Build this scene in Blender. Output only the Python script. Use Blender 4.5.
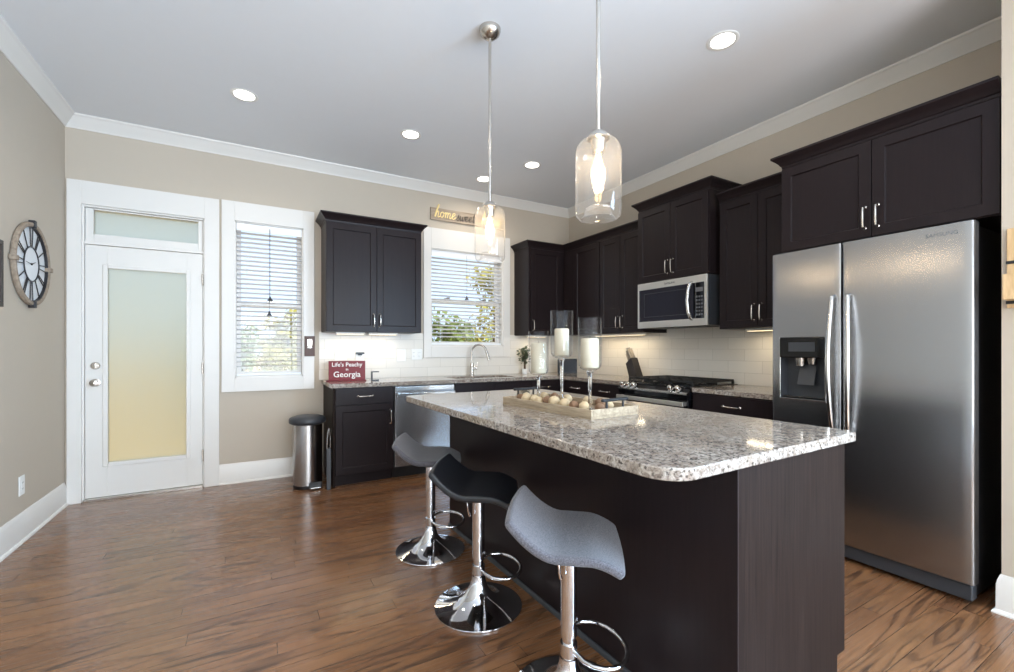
import bpy, bmesh, math, random
from mathutils import Matrix, Vector, noise as mnoise
sc = bpy.context.scene
for o in list(bpy.data.objects):
    bpy.data.objects.remove(o, do_unlink=True)
C = sc.collection
R = math.radians
random.seed(7)

# ------------------------------------------------------------------ camera
cam_data = bpy.data.cameras.new('camera')
cam = bpy.data.objects.new('camera', cam_data)
C.objects.link(cam)
cam_data.sensor_width = 36.0
cam_data.lens = 443.4 / 1014 * 36
cam_data.shift_y = 12.4 / 1014
cam_data.clip_start = 0.05
cam_data.clip_end = 400
cam.location = (0, 0, 1.224)
cam.rotation_euler = (R(90), 0, -0.5187)
sc.camera = cam

# ------------------------------------------------------------------ exposure
sc.view_settings.view_transform = 'Standard'
sc.view_settings.look = 'None'
sc.view_settings.exposure = 0.0
sc.view_settings.gamma = 1.0
sc.view_settings.use_curve_mapping = False
sc.cycles.use_denoising = True
sc.cycles.max_bounces = 10
sc.cycles.diffuse_bounces = 5
sc.cycles.glossy_bounces = 5
sc.cycles.transmission_bounces = 8
sc.cycles.transparent_max_bounces = 24
sc.cycles.sample_clamp_indirect = 6.0

# ------------------------------------------------------------------ sky
world = bpy.data.worlds.new('sky')
sc.world = world
world.use_nodes = True
wn, wl = world.node_tree.nodes, world.node_tree.links
wn.clear()
w_out = wn.new('ShaderNodeOutputWorld')
w_bg = wn.new('ShaderNodeBackground')
w_tc = wn.new('ShaderNodeTexCoord')
w_sep = wn.new('ShaderNodeSeparateXYZ')
w_ramp = wn.new('ShaderNodeValToRGB')
w_ramp.color_ramp.elements[0].position = 0.0
w_ramp.color_ramp.elements[0].color = (0.64, 0.77, 0.93, 1)
w_ramp.color_ramp.elements[1].position = 0.62
w_ramp.color_ramp.elements[1].color = (1.0, 1.0, 1.0, 1)
w_el = w_ramp.color_ramp.elements.new(0.22)
w_el.color = (0.58, 0.73, 0.96, 1)
wl.new(w_tc.outputs['Generated'], w_sep.inputs[0])
wl.new(w_sep.outputs['Z'], w_ramp.inputs[0])
wl.new(w_ramp.outputs[0], w_bg.inputs['Color'])
w_bg.inputs['Strength'].default_value = 1.7
wl.new(w_bg.outputs[0], w_out.inputs[0])

# ------------------------------------------------------------------ sun, and area lamps added at the unseen windows
def light(name, kind, loc, rot, energy, color, parent=None, **kw):
    d = bpy.data.lights.new(name, kind)
    d.energy = energy
    d.color = color
    for k, v in kw.items():
        setattr(d, k, v)
    o = bpy.data.objects.new(name, d)
    o.location = loc
    o.rotation_euler = rot
    C.objects.link(o)
    if parent is not None:
        o.parent = parent
    return o
light('sun', 'SUN', (0, 0, 20), (R(48), 0, R(72)), 6.5, (1.0, 0.93, 0.82), angle=R(0.6))
FILL_BLUE = (0.50, 0.74, 1.0)
light('fill_rear_window', 'AREA', (0.9, -3.93, 1.35), (R(126), 0, 0), 300, (0.88, 0.94, 1.0), shape='RECTANGLE', size=3.4, size_y=2.2)  # added area lamp out of view, tilted upward to brighten the ceiling
light('fill_side_window', 'AREA', (2.96, -2.0, 1.5), (0, R(82), 0), 560, FILL_BLUE, shape='RECTANGLE', size=1.9, size_y=2.6)  # added area lamp out of view, throws blue light onto the left wall
CAN = (1.0, 0.92, 0.80)
CAN_W = 4.2

# ------------------------------------------------------------------ dimensions
XL, YB, XR, ZH = -1.286, 4.735, 3.656, 3.06
XS, YS = 3.003, 0.647          # wall that closes the fridge alcove
YR = -4.0                     # far end of the room behind the camera
ZC = 0.912                    # counter height

# ------------------------------------------------------------------ materials
def lin(r, g, b):
    f = lambda c: (c / 255 / 12.92) if c / 255 <= 0.04045 else ((c / 255 + 0.055) / 1.055) ** 2.4
    return (f(r), f(g), f(b), 1.0)

class NT:
    def __init__(s, name):
        s.m = bpy.data.materials.new(name)
        s.m.use_nodes = True
        s.t = s.m.node_tree
        s.b = s.t.nodes['Principled BSDF']
        s.out = s.t.nodes['Material Output']
    def n(s, kind, **kw):
        x = s.t.nodes.new(kind)
        for k, v in kw.items():
            if hasattr(x, k) and k not in ('Scale',):
                try:
                    setattr(x, k, v)
                    continue
                except Exception:
                    pass
            x.inputs[k].default_value = v
        return x
    def l(s, a, b):
        s.t.links.new(a, b)
    def coord(s, scale=(1, 1, 1), kind='Object'):
        tc = s.n('ShaderNodeTexCoord')
        mp = s.n('ShaderNodeMapping')
        mp.inputs['Scale'].default_value = scale
        s.l(tc.outputs[kind], mp.inputs['Vector'])
        return mp.outputs[0]
    def noise(s, vec, scale=5, detail=4, rough=0.55, dist=0.0):
        x = s.n('ShaderNodeTexNoise')
        x.inputs['Scale'].default_value = scale
        x.inputs['Detail'].default_value = detail
        x.inputs['Roughness'].default_value = rough
        x.inputs['Distortion'].default_value = dist
        s.l(vec, x.inputs['Vector'])
        return x.outputs['Fac']
    def ramp(s, fac, stops):
        x = s.n('ShaderNodeValToRGB')
        e = x.color_ramp.elements
        while len(e) < len(stops):
            e.new(0.5)
        for el, (p, c) in zip(e, stops):
            el.position = p
            el.color = c if not isinstance(c, (int, float)) else (c, c, c, 1)
        s.l(fac, x.inputs[0])
        return x.outputs[0]
    def math(s, op, a, b=None, c=None):
        x = s.n('ShaderNodeMath')
        x.operation = op
        for i, v in enumerate((a, b, c)):
            if v is None:
                continue
            if isinstance(v, (int, float)):
                x.inputs[i].default_value = v
            else:
                s.l(v, x.inputs[i])
        return x.outputs[0]
    def mix(s, fac, a, b, blend='MIX'):
        x = s.n('ShaderNodeMix')
        x.data_type = 'RGBA'
        x.blend_type = blend
        for sock, v in ((x.inputs[0], fac), (x.inputs[6], a), (x.inputs[7], b)):
            if isinstance(v, (int, float)):
                sock.default_value = v
            elif isinstance(v, tuple):
                sock.default_value = v
            else:
                s.l(v, sock)
        return x.outputs[2]
    def bump(s, h, strength=0.1, dist=0.01):
        x = s.n('ShaderNodeBump')
        x.inputs['Strength'].default_value = strength
        x.inputs['Distance'].default_value = dist
        s.l(h, x.inputs['Height'])
        s.l(x.outputs[0], s.b.inputs['Normal'])
    def set(s, **kw):
        for k, v in kw.items():
            i = s.b.inputs[k.replace('_', ' ')]
            if hasattr(v, 'is_output'):
                s.l(v, i)
            else:
                i.default_value = v
        return s

def plain(name, rgb, rough=0.5, metal=0.0, var=0.04, scale=14, bump=0.0, bscale=200, **kw):
    t = NT(name)
    c = lin(*rgb)
    v = t.coord()
    n = t.noise(v, scale, 3)
    dark = tuple(x * (1 - var) for x in c[:3]) + (1,)
    light_ = tuple(min(1, x * (1 + var)) for x in c[:3]) + (1,)
    t.set(Base_Color=t.mix(n, dark, light_), Roughness=rough, Metallic=metal)
    if bump:
        t.bump(t.noise(v, bscale, 3), bump, 0.002)
    for k, val in kw.items():
        t.b.inputs[k.replace('_', ' ')].default_value = val
    return t.m

M = {}
M['wall'] = plain('greige_wall_paint', (189, 177, 161), 0.75, var=0.015, bump=0.05, bscale=260)
M['ceiling'] = plain('white_ceiling_paint', (228, 231, 235), 0.85, var=0.01, bump=0.04, bscale=220)
M['trim'] = plain('white_satin_trim', (222, 218, 212), 0.35, var=0.01)
M['white'] = plain('white_plastic', (235, 234, 230), 0.35, var=0.01)
M['slat'] = plain('white_blind_slat', (238, 240, 242), 0.4, var=0.01)
t = NT('white_blind_slat')
t.set(Base_Color=lin(240, 241, 243), Roughness=0.4)
tl = t.n('ShaderNodeBsdfTranslucent')
tl.inputs['Color'].default_value = lin(240, 242, 246)
mx = t.n('ShaderNodeMixShader')
mx.inputs[0].default_value = 0.6
t.l(t.b.outputs[0], mx.inputs[1])
t.l(tl.outputs[0], mx.inputs[2])
t.l(mx.outputs[0], t.out.inputs['Surface'])
M['blind_slat'] = t.m
M['black_plastic'] = plain('black_plastic', (22, 22, 24), 0.35)
M['black_gloss'] = plain('black_glass_panel', (12, 12, 15), 0.06)
M['smoked_glass'] = plain('smoked_glass', (46, 46, 54), 0.06)
M['iron'] = plain('cast_iron', (26, 26, 27), 0.55, bump=0.2, bscale=400)
M['dark_grey'] = plain('dark_grey_plastic', (54, 56, 60), 0.4)
M['nickel'] = plain('brushed_nickel', (196, 190, 182), 0.26, 1.0, var=0.03)
M['chrome'] = plain('polished_chrome', (225, 225, 228), 0.06, 1.0, var=0.01)
M['steel_satin'] = plain('satin_handle_steel', (214, 212, 208), 0.42, 1.0, var=0.01)
M['red'] = plain('dark_red_painted_wood', (118, 20, 32), 0.45, var=0.12, scale=30)
M['letter_white'] = plain('white_lettering', (238, 234, 228), 0.5)
M['letter_gold'] = plain('pale_gold_lettering', (252, 226, 160), 0.45)
M['letter_dark'] = plain('dark_lettering', (46, 40, 36), 0.6)
M['letter_grey'] = plain('grey_lettering', (92, 92, 95), 0.5)
M['plaque'] = plain('brown_plaque_wood', (84, 58, 48), 0.5, var=0.2, scale=20)
M['leather'] = plain('black_faux_leather', (26, 28, 33), 0.36, bump=0.15, bscale=300)
M['candle'] = plain('cream_candle_wax', (204, 193, 170), 0.5, var=0.02, Subsurface_Weight=0.0)
M['leaf'] = plain('green_leaf', (62, 76, 50), 0.55, var=0.3, scale=30)
M['stem'] = plain('brown_plant_stem', (86, 66, 48), 0.7)
M['cream_ball'] = plain('cream_ball', (188, 166, 132), 0.75, var=0.15, scale=60, bump=0.6, bscale=90)
M['brown_ball'] = plain('brown_ball', (124, 94, 70), 0.8, var=0.45, scale=80, bump=0.9, bscale=70)
M['knife_handle'] = plain('knife_handle', (150, 140, 126), 0.4, var=0.1)
M['block'] = plain('dark_wood_block', (44, 38, 36), 0.45, var=0.2, scale=20)
M['rubber'] = plain('dark_gasket', (30, 30, 32), 0.6)
M['bark'] = plain('tree_bark', (104, 88, 72), 0.9, var=0.3)
M['foliage_yellow'] = plain('yellow_green_foliage', (160, 152, 52), 0.7, var=0.35, scale=2.0)
M['foliage_green'] = plain('mid_green_foliage', (104, 120, 48), 0.7, var=0.4, scale=2.0)
M['foliage_dark'] = plain('dark_green_foliage', (70, 86, 48), 0.7, var=0.4, scale=2.0)
M['picture_dark'] = plain('dark_brown_frame', (52, 42, 36), 0.5)
M['paper'] = plain('pale_print', (206, 200, 190), 0.7)

def emissive(name, rgb, strength):
    t = NT(name)
    t.set(Base_Color=(1, 1, 1, 1))
    t.b.inputs['Emission Color'].default_value = lin(*rgb)
    t.b.inputs['Emission Strength'].default_value = strength
    return t.m
M['lens'] = emissive('lit_lamp_lens', (255, 248, 236), 9.0)
M['strip'] = emissive('lit_cabinet_strip', (255, 226, 170), 3.0)
M['filament'] = emissive('glowing_filament', (255, 214, 150), 60.0)

def brushed(name, rgb, rough, stretch=(2, 2, 320), bump=0.006, aniso=0.0):
    t = NT(name)
    v = t.coord(stretch)
    n = t.noise(v, 1.0, 3, 0.5)
    c = lin(*rgb)
    t.set(Base_Color=t.mix(n, tuple(x * 0.997 for x in c[:3]) + (1,), tuple(min(1, x * 1.003) for x in c[:3]) + (1,)), Metallic=1.0,
          Roughness=t.math('MULTIPLY_ADD', n, 0.006, rough - 0.003))
    if bump:
        t.bump(n, bump, 0.002)
    if aniso:
        cb = t.n('ShaderNodeCombineXYZ')
        cb.inputs[0].default_value = 1.0
        vt = t.n('ShaderNodeVectorTransform', vector_type='VECTOR', convert_from='OBJECT', convert_to='WORLD')
        t.l(cb.outputs[0], vt.inputs[0])
        t.l(vt.outputs[0], t.b.inputs['Tangent'])
        t.b.inputs['Anisotropic'].default_value = aniso
    return t.m
M['steel'] = brushed('brushed_stainless_steel', (160, 160, 162), 0.27, bump=0.0, aniso=0.75)
M['steel_can'] = brushed('brushed_steel_vertical', (176, 172, 170), 0.24, (220, 220, 3))
M['steel_soft'] = brushed('satin_steel', (205, 203, 200), 0.2)

# espresso stained wood with a faint vertical grain
t = NT('espresso_stained_wood')
v = t.coord((38, 38, 2.2))
n = t.noise(v, 1.6, 6, 0.65, 0.4)
t.set(Base_Color=t.mix(n, lin(26, 20, 22), lin(40, 32, 33)), Roughness=t.math('MULTIPLY_ADD', n, 0.10, 0.30))
t.b.inputs['Specular IOR Level'].default_value = 0.16
t.bump(n, 0.04, 0.002)
M['espresso'] = t.m
t = NT('espresso_side_panel')
v = t.coord((60, 60, 1.6))
n = t.noise(v, 1.6, 6, 0.7, 0.6)
t.set(Base_Color=t.mix(t.ramp(n, [(0.3, 0.0), (0.7, 1.0)]), lin(26, 19, 17), lin(44, 34, 30)), Roughness=0.45)
t.b.inputs['Specular IOR Level'].default_value = 0.05
t.bump(n, 0.06, 0.002)
M['espresso_panel'] = t.m

# oak strip floor, boards along X
t = NT('stained_oak_strip_floor')
tc = t.n('ShaderNodeTexCoord')
br = t.n('ShaderNodeTexBrick')
br.offset = 0.0
br.inputs['Scale'].default_value = 1.0
br.inputs['Brick Width'].default_value = 1.45
br.inputs['Row Height'].default_value = 0.083
br.inputs['Mortar Size'].default_value = 0.0012
br.inputs['Mortar Smooth'].default_value = 0.3
br.inputs['Bias'].default_value = 0.0
br.inputs['Color1'].default_value = (0, 0, 0, 1)
br.inputs['Color2'].default_value = (1, 1, 1, 1)
br.inputs['Mortar'].default_value = (0.5, 0.5, 0.5, 1)
fsep = t.n('ShaderNodeSeparateXYZ')
t.l(tc.outputs['Object'], fsep.inputs[0])
row = t.math('FLOOR', t.math('DIVIDE', fsep.outputs['Y'], 0.083))
shift = t.math('FRACT', t.math('MULTIPLY', t.math('SINE', t.math('MULTIPLY', row, 12.9898)), 437.585))
fvec = t.n('ShaderNodeCombineXYZ')
t.l(t.math('MULTIPLY_ADD', shift, 5.8, fsep.outputs['X']), fvec.inputs[0])
t.l(fsep.outputs['Y'], fvec.inputs[1])
t.l(fvec.outputs[0], br.inputs['Vector'])
seed = t.n('ShaderNodeSeparateColor')
t.l(br.outputs['Color'], seed.inputs[0])
rnd = seed.outputs[0]
sep = t.n('ShaderNodeSeparateXYZ')
t.l(tc.outputs['Object'], sep.inputs[0])
def stretched(kx, ky):
    cmb = t.n('ShaderNodeCombineXYZ')
    t.l(t.math('MULTIPLY', sep.outputs['X'], kx), cmb.inputs[0])
    t.l(t.math('MULTIPLY', sep.outputs['Y'], ky), cmb.inputs[1])
    t.l(t.math('MULTIPLY', rnd, 37.0), cmb.inputs[2])
    return cmb.outputs[0]
field = t.noise(stretched(0.55, 5.5), 1.0, 2.0, 0.5, 0.25)
wob = t.noise(stretched(9.0, 60.0), 1.0, 3, 0.6)
rings = t.math('FRACT', t.math('ADD', t.math('MULTIPLY', field, 17.0), t.math('MULTIPLY', wob, 0.35)))
cath = t.ramp(rings, [(0.0, 1.0), (0.06, 0.85), (0.30, 0.15), (0.70, 0.0), (0.94, 0.35), (1.0, 1.0)])
where = t.ramp(t.noise(stretched(0.9, 3.0), 1.7, 2, 0.5), [(0.34, 0.25), (0.62, 1.0)])
fine = t.noise(stretched(2.0, 170.0), 1.0, 4, 0.7)
broad = t.noise(stretched(0.5, 2.0), 1.0, 2, 0.5)
grain = t.math('ADD', t.math('MULTIPLY', t.math('MULTIPLY', cath, where), 0.78), t.math('MULTIPLY', t.ramp(fine, [(0.42, 0.0), (0.66, 1.0)]), 0.42))
base = t.mix(rnd, lin(152, 106, 71), lin(114, 77, 52))
base = t.mix(t.ramp(broad, [(0.35, 0.0), (0.65, 1.0)]), base, t.mix(rnd, lin(130, 93, 66), lin(156, 110, 71)))
col = t.mix(grain, base, lin(52, 34, 23))
col = t.mix(br.outputs['Fac'], col, lin(40, 26, 18))
t.set(Base_Color=col, Roughness=t.math('MULTIPLY_ADD', grain, 0.10, 0.24))
t.b.inputs['Coat Weight'].default_value = 0.35
t.b.inputs['Coat Roughness'].default_value = 0.16
t.bump(t.math('SUBTRACT', t.math('MULTIPLY', grain, -0.3), t.math('MULTIPLY', br.outputs['Fac'], 1.0)), 0.12, 0.003)
M['floor'] = t.m

# speckled granite
t = NT('speckled_grey_granite')
v = t.coord()
n1 = t.noise(v, 46, 6, 0.75, 0.8)
n2 = t.noise(v, 120, 4, 0.75)
n3 = t.noise(v, 9, 3, 0.55, 0.3)
vo = t.n('ShaderNodeTexVoronoi')
vo.inputs['Scale'].default_value = 150
t.l(v, vo.inputs['Vector'])
base = t.mix(t.ramp(n1, [(0.40, 0.0), (0.60, 1.0)]), lin(108, 96, 88), lin(186, 178, 168))
base = t.mix(t.ramp(n3, [(0.40, 0.0), (0.62, 0.6)]), base, lin(140, 124, 110))
base = t.mix(t.ramp(n2, [(0.56, 0.0), (0.64, 0.9)]), base, lin(54, 47, 44))
base = t.mix(t.ramp(vo.outputs['Color'], [(0.80, 0.0), (0.84, 0.8)]), base, lin(62, 54, 50))
base = t.mix(t.ramp(n1, [(0.63, 0.0), (0.69, 0.85)]), base, lin(218, 214, 206))
t.set(Base_Color=base, Roughness=0.07)
M['granite'] = t.m

# white glazed subway tile (drawn on the local XZ plane and YZ plane alike)
def tile_mat(name, swap):
    t = NT(name)
    tc = t.n('ShaderNodeTexCoord')
    sp = t.n('ShaderNodeSeparateXYZ')
    cb = t.n('ShaderNodeCombineXYZ')
    t.l(tc.outputs['Object'], sp.inputs[0])
    t.l(sp.outputs['Y' if swap else 'X'], cb.inputs[0])
    t.l(t.math('SUBTRACT', sp.outputs['Z'], ZC), cb.inputs[1])
    b = t.n('ShaderNodeTexBrick')
    b.inputs['Scale'].default_value = 1.0
    b.inputs['Brick Width'].default_value = 0.305
    b.inputs['Row Height'].default_value = 0.102
    b.inputs['Mortar Size'].default_value = 0.0016
    b.inputs['Mortar Smooth'].default_value = 0.2
    b.inputs['Color1'].default_value = lin(222, 216, 206)
    b.inputs['Color2'].default_value = lin(228, 223, 214)
    b.inputs['Mortar'].default_value = lin(196, 190, 180)
    t.l(cb.outputs[0], b.inputs['Vector'])
    wob = t.noise(tc.outputs['Object'], 9, 2)
    t.set(Base_Color=b.outputs['Color'], Roughness=0.26)
    t.b.inputs['Specular IOR Level'].default_value = 0.25
    t.bump(t.math('ADD', t.math('MULTIPLY', b.outputs['Fac'], -1.0), t.math('MULTIPLY', wob, 0.8)), 0.25, 0.003)
    return t.m
M['tile_back'] = tile_mat('white_subway_tile', False)
M['tile_right'] = tile_mat('white_subway_tile_side', True)

# woven grey upholstery
t = NT('heather_grey_fabric')
v = t.coord((1, 1, 1))
n = t.noise(v, 230, 4, 0.8)
n2 = t.noise(v, 60, 4, 0.7)
t.set(Base_Color=t.mix(t.ramp(n, [(0.3, 0.0), (0.7, 1.0)]), lin(34, 33, 37), lin(112, 109, 115)), Roughness=0.95)
t.b.inputs['Sheen Weight'].default_value = 0.2
t.bump(n, 0.35, 0.002)
M['fabric'] = t.m

# weathered wood for tray and sign
def weathered(name, a, b, stretch):
    t = NT(name)
    v = t.coord(stretch)
    n = t.noise(v, 1.0, 6, 0.7, 0.5)
    t.set(Base_Color=t.mix(t.ramp(n, [(0.3, 0.0), (0.7, 1.0)]), lin(*a), lin(*b)), Roughness=0.75)
    t.bump(n, 0.25, 0.003)
    return t.m
M['tray_wood'] = weathered('whitewashed_wood', (132, 114, 92), (186, 168, 142), (40, 6, 60))
M['sign_wood'] = weathered('grey_washed_plank', (134, 116, 98), (184, 168, 148), (4, 40, 60))
M['pale_wood'] = weathered('pale_pine', (188, 152, 108), (222, 190, 146), (60, 40, 5))
M['clock_wood'] = weathered('driftwood_rim', (122, 106, 90), (170, 154, 136), (30, 30, 30))
M['clock_face'] = plain('white_clock_face', (222, 224, 226), 0.6, var=0.06, scale=9)
M['clock_metal'] = plain('dark_bronze', (58, 56, 58), 0.45, 0.6)

def thin_glass(name, tint=(1, 1, 1), ior=1.45, rough=0.0, gain=1.0, haze=0.0):
    t = NT(name)
    t.t.nodes.remove(t.b)
    tr = t.n('ShaderNodeBsdfTransparent')
    tr.inputs['Color'].default_value = (*tint, 1)
    gl = t.n('ShaderNodeBsdfGlossy')
    gl.inputs['Roughness'].default_value = rough
    fr = t.n('ShaderNodeLayerWeight')
    fr.inputs['Blend'].default_value = 0.5
    f0 = ((ior - 1) / (ior + 1)) ** 2
    mx = t.n('ShaderNodeMixShader')
    t.l(t.math('MULTIPLY_ADD', t.math('POWER', fr.outputs['Facing'], 5.0), (1 - f0) * gain, f0), mx.inputs[0])
    t.l(tr.outputs[0], mx.inputs[1])
    t.l(gl.outputs[0], mx.inputs[2])
    end = mx
    if haze:
        tl = t.n('ShaderNodeBsdfTranslucent')
        end = t.n('ShaderNodeMixShader')
        end.inputs[0].default_value = haze
        t.l(mx.outputs[0], end.inputs[1])
        t.l(tl.outputs[0], end.inputs[2])
    t.l(end.outputs[0], t.out.inputs['Surface'])
    return t.m
M['pane'] = thin_glass('clear_window_glass', (0.97, 0.99, 1.0))
M['glass'] = thin_glass('clear_vessel_glass', (0.96, 0.965, 0.97), 1.32, 0.01, 0.8)
M['shade_glass'] = thin_glass('clear_pendant_glass', (0.985, 0.98, 0.975), 1.5, 0.02, 1.0, 0.06)
t = NT('solid_glass')
t.set(Base_Color=(0.97, 0.98, 0.98, 1), Roughness=0.02, IOR=1.45)
t.b.inputs['Transmission Weight'].default_value = 1.0
M['solid_glass'] = t.m
t = NT('frosted_glass')
t.set(Base_Color=(0.63, 0.655, 0.57, 1), Roughness=0.42, IOR=1.3)
t.b.inputs['Transmission Weight'].default_value = 1.0
tl = t.n('ShaderNodeBsdfTranslucent')
tl.inputs['Color'].default_value = (0.70, 0.76, 0.74, 1)
mx = t.n('ShaderNodeMixShader')
mx.inputs[0].default_value = 0.30
t.l(t.b.outputs[0], mx.inputs[1])
t.l(tl.outputs[0], mx.inputs[2])
t.l(mx.outputs[0], t.out.inputs['Surface'])
M['frosted'] = t.m

t = NT('dry_winter_lawn')
v = t.coord()
n = t.noise(v, 0.6, 6, 0.7)
t.set(Base_Color=t.mix(n, lin(168, 134, 84), lin(192, 166, 108)), Roughness=0.95)
M['ground'] = t.m

# ------------------------------------------------------------------ mesh helpers
class MB:
    def __init__(s):
        s.v, s.f = [], []
    def add(s, vs, fs):
        k = len(s.v)
        s.v += [tuple(p) for p in vs]
        s.f += [tuple(k + i for i in f) for f in fs]
        return s
    def box(s, x0, y0, z0, x1, y1, z1):
        x0, x1 = min(x0, x1), max(x0, x1)
        y0, y1 = min(y0, y1), max(y0, y1)
        z0, z1 = min(z0, z1), max(z0, z1)
        return s.add([(x0, y0, z0), (x1, y0, z0), (x1, y1, z0), (x0, y1, z0), (x0, y0, z1), (x1, y0, z1), (x1, y1, z1), (x0, y1, z1)],
                     [(0, 3, 2, 1), (4, 5, 6, 7), (0, 1, 5, 4), (1, 2, 6, 5), (2, 3, 7, 6), (3, 0, 4, 7)])
    def obox(s, c, ax, ay, az, hx, hy, hz):
        c, ax, ay, az = Vector(c), Vector(ax).normalized(), Vector(ay).normalized(), Vector(az).normalized()
        P = lambda i, j, k: c + ax * hx * i + ay * hy * j + az * hz * k
        vs = [P(-1, -1, -1), P(1, -1, -1), P(1, 1, -1), P(-1, 1, -1), P(-1, -1, 1), P(1, -1, 1), P(1, 1, 1), P(-1, 1, 1)]
        return s.add(vs, [(0, 3, 2, 1), (4, 5, 6, 7), (0, 1, 5, 4), (1, 2, 6, 5), (2, 3, 7, 6), (3, 0, 4, 7)])
    def prism(s, poly, z0, z1, f=lambda x, y, z: (x, y, z)):
        n = len(poly)
        vs = [f(x, y, z0) for x, y in poly] + [f(x, y, z1) for x, y in poly]
        fs = [tuple(range(n - 1, -1, -1)), tuple(range(n, 2 * n))]
        fs += [(i, (i + 1) % n, n + (i + 1) % n, n + i) for i in range(n)]
        return s.add(vs, fs)
    def lathe(s, prof, c=(0, 0, 0), n=32, sx=1.0, sy=1.0, f=None, closed=False):
        vs, fs = [], []
        m = len(prof)
        for r, z in prof:
            for i in range(n):
                a = 2 * math.pi * i / n
                p = (c[0] + r * math.cos(a) * sx, c[1] + r * math.sin(a) * sy, c[2] + z)
                vs.append(f(*p) if f else p)
        for j in range(m if closed else m - 1):
            k = (j + 1) % m
            for i in range(n):
                fs.append((j * n + i, j * n + (i + 1) % n, k * n + (i + 1) % n, k * n + i))
        if not closed:
            if prof[0][0] > 1e-6:
                fs.append(tuple(range(n - 1, -1, -1)))
            if prof[-1][0] > 1e-6:
                fs.append(tuple((m - 1) * n + i for i in range(n)))
        return s.add(vs, fs)
    def tube(s, pts, r, n=10, closed=False):
        pts = [Vector(p) for p in pts]
        m = len(pts)
        rr = r if isinstance(r, (list, tuple)) else [r] * m
        vs, fs = [], []
        up = None
        for i, p in enumerate(pts):
            if closed:
                d = pts[(i + 1) % m] - pts[i - 1]
            else:
                d = pts[min(i + 1, m - 1)] - pts[max(i - 1, 0)]
            d.normalize()
            if up is None:
                up = d.orthogonal().normalized()
            up = (up - d * up.dot(d))
            if up.length < 1e-6:
                up = d.orthogonal()
            up.normalize()
            w = d.cross(up)
            for k in range(n):
                a = 2 * math.pi * k / n
                vs.append(p + (up * math.cos(a) + w * math.sin(a)) * rr[i])
        for j in range(m if closed else m - 1):
            q = (j + 1) % m
            for k in range(n):
                fs.append((j * n + k, j * n + (k + 1) % n, q * n + (k + 1) % n, q * n + k))
        if not closed:
            fs.append(tuple(range(n - 1, -1, -1)))
            fs.append(tuple((m - 1) * n + k for k in range(n)))
        return s.add(vs, fs)
    def sweep(s, path, prof, skew0=0.0, skew1=0.0):
        """profile points (outward offset, z) swept along a 2D path; outward is the right-hand side; corners mitred."""
        n, m = len(path), len(prof)
        vs, fs = [], []
        P = [Vector(p) for p in path]
        for i in range(n):
            ds = []
            if i > 0:
                ds.append((P[i] - P[i - 1]).normalized())
            if i < n - 1:
                ds.append((P[i + 1] - P[i]).normalized())
            nr = [Vector((d.y, -d.x)) for d in ds]
            if len(nr) == 2:
                b = nr[0] + nr[1]
                mv = b / max(1e-6, b.dot(nr[0]))
            else:
                mv = nr[0]
                if i == 0:
                    mv = mv + ds[0] * skew0
                else:
                    mv = mv + ds[0] * skew1
            for o, z in prof:
                q = P[i] + mv * o
                vs.append((q.x, q.y, z))
        for i in range(n - 1):
            for j in range(m):
                k = (j + 1) % m
                fs.append((i * m + j, i * m + k, (i + 1) * m + k, (i + 1) * m + j))
        fs.append(tuple(range(m)))
        fs.append(tuple((n - 1) * m + j for j in range(m - 1, -1, -1)))
        return s.add(vs, fs)
    def build(s, name, mat, parent=None, bevel=0.0, smooth=35, origin=None, seg=2):
        me = bpy.data.meshes.new(name)
        vs = s.v
        if origin is not None:
            vs = [(x - origin[0], y - origin[1], z - origin[2]) for x, y, z in vs]
        me.from_pydata(vs, [], s.f)
        bm = bmesh.new()
        bm.from_mesh(me)
        bmesh.ops.recalc_face_normals(bm, faces=bm.faces)
        bm.to_mesh(me)
        bm.free()
        me.materials.append(M[mat])
        if smooth:
            me.polygons.foreach_set('use_smooth', [True] * len(me.polygons))
            me.set_sharp_from_angle(angle=R(smooth))
        me.update()
        o = bpy.data.objects.new(name, me)
        C.objects.link(o)
        if parent is not None:
            o.parent = parent
        if origin is not None:
            o.location = origin
        if bevel:
            b = o.modifiers.new('edge', 'BEVEL')
            b.width = bevel
            b.segments = seg
            b.limit_method = 'ANGLE'
            b.angle_limit = R(40)
            b.harden_normals = True
        return o

def tag(o, label=None, cat=None, group=None, kind=None):
    if label: o['label'] = label
    if cat: o['category'] = cat
    if group: o['group'] = group
    if kind: o['kind'] = kind
    return o
def thing(name, label, cat, loc=(0, 0, 0), rz=0.0, group=None):
    o = bpy.data.objects.new(name, None)
    o.empty_display_size = 0.1
    o.location = loc
    o.rotation_euler = (0, 0, rz)
    C.objects.link(o)
    return tag(o, label, cat, group)
def struct_root(name, loc=(0, 0, 0)):
    o = bpy.data.objects.new(name, None)
    o.location = loc
    C.objects.link(o)
    o['kind'] = 'structure'
    return o
def struct(mb, name, mat, **kw):
    o = mb.build(name, mat, **kw)
    o['kind'] = 'structure'
    return o
def copy_tree(o, parent=None):
    c = o.copy()
    C.objects.link(c)
    c.parent = parent
    for ch in list(o.children):
        copy_tree(ch, c)
    return c
def arc(c, r, a0, a1, n):
    return [(c[0] + r * math.cos(a0 + (a1 - a0) * i / n), c[1] + r * math.sin(a0 + (a1 - a0) * i / n)) for i in range(n + 1)]
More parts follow.
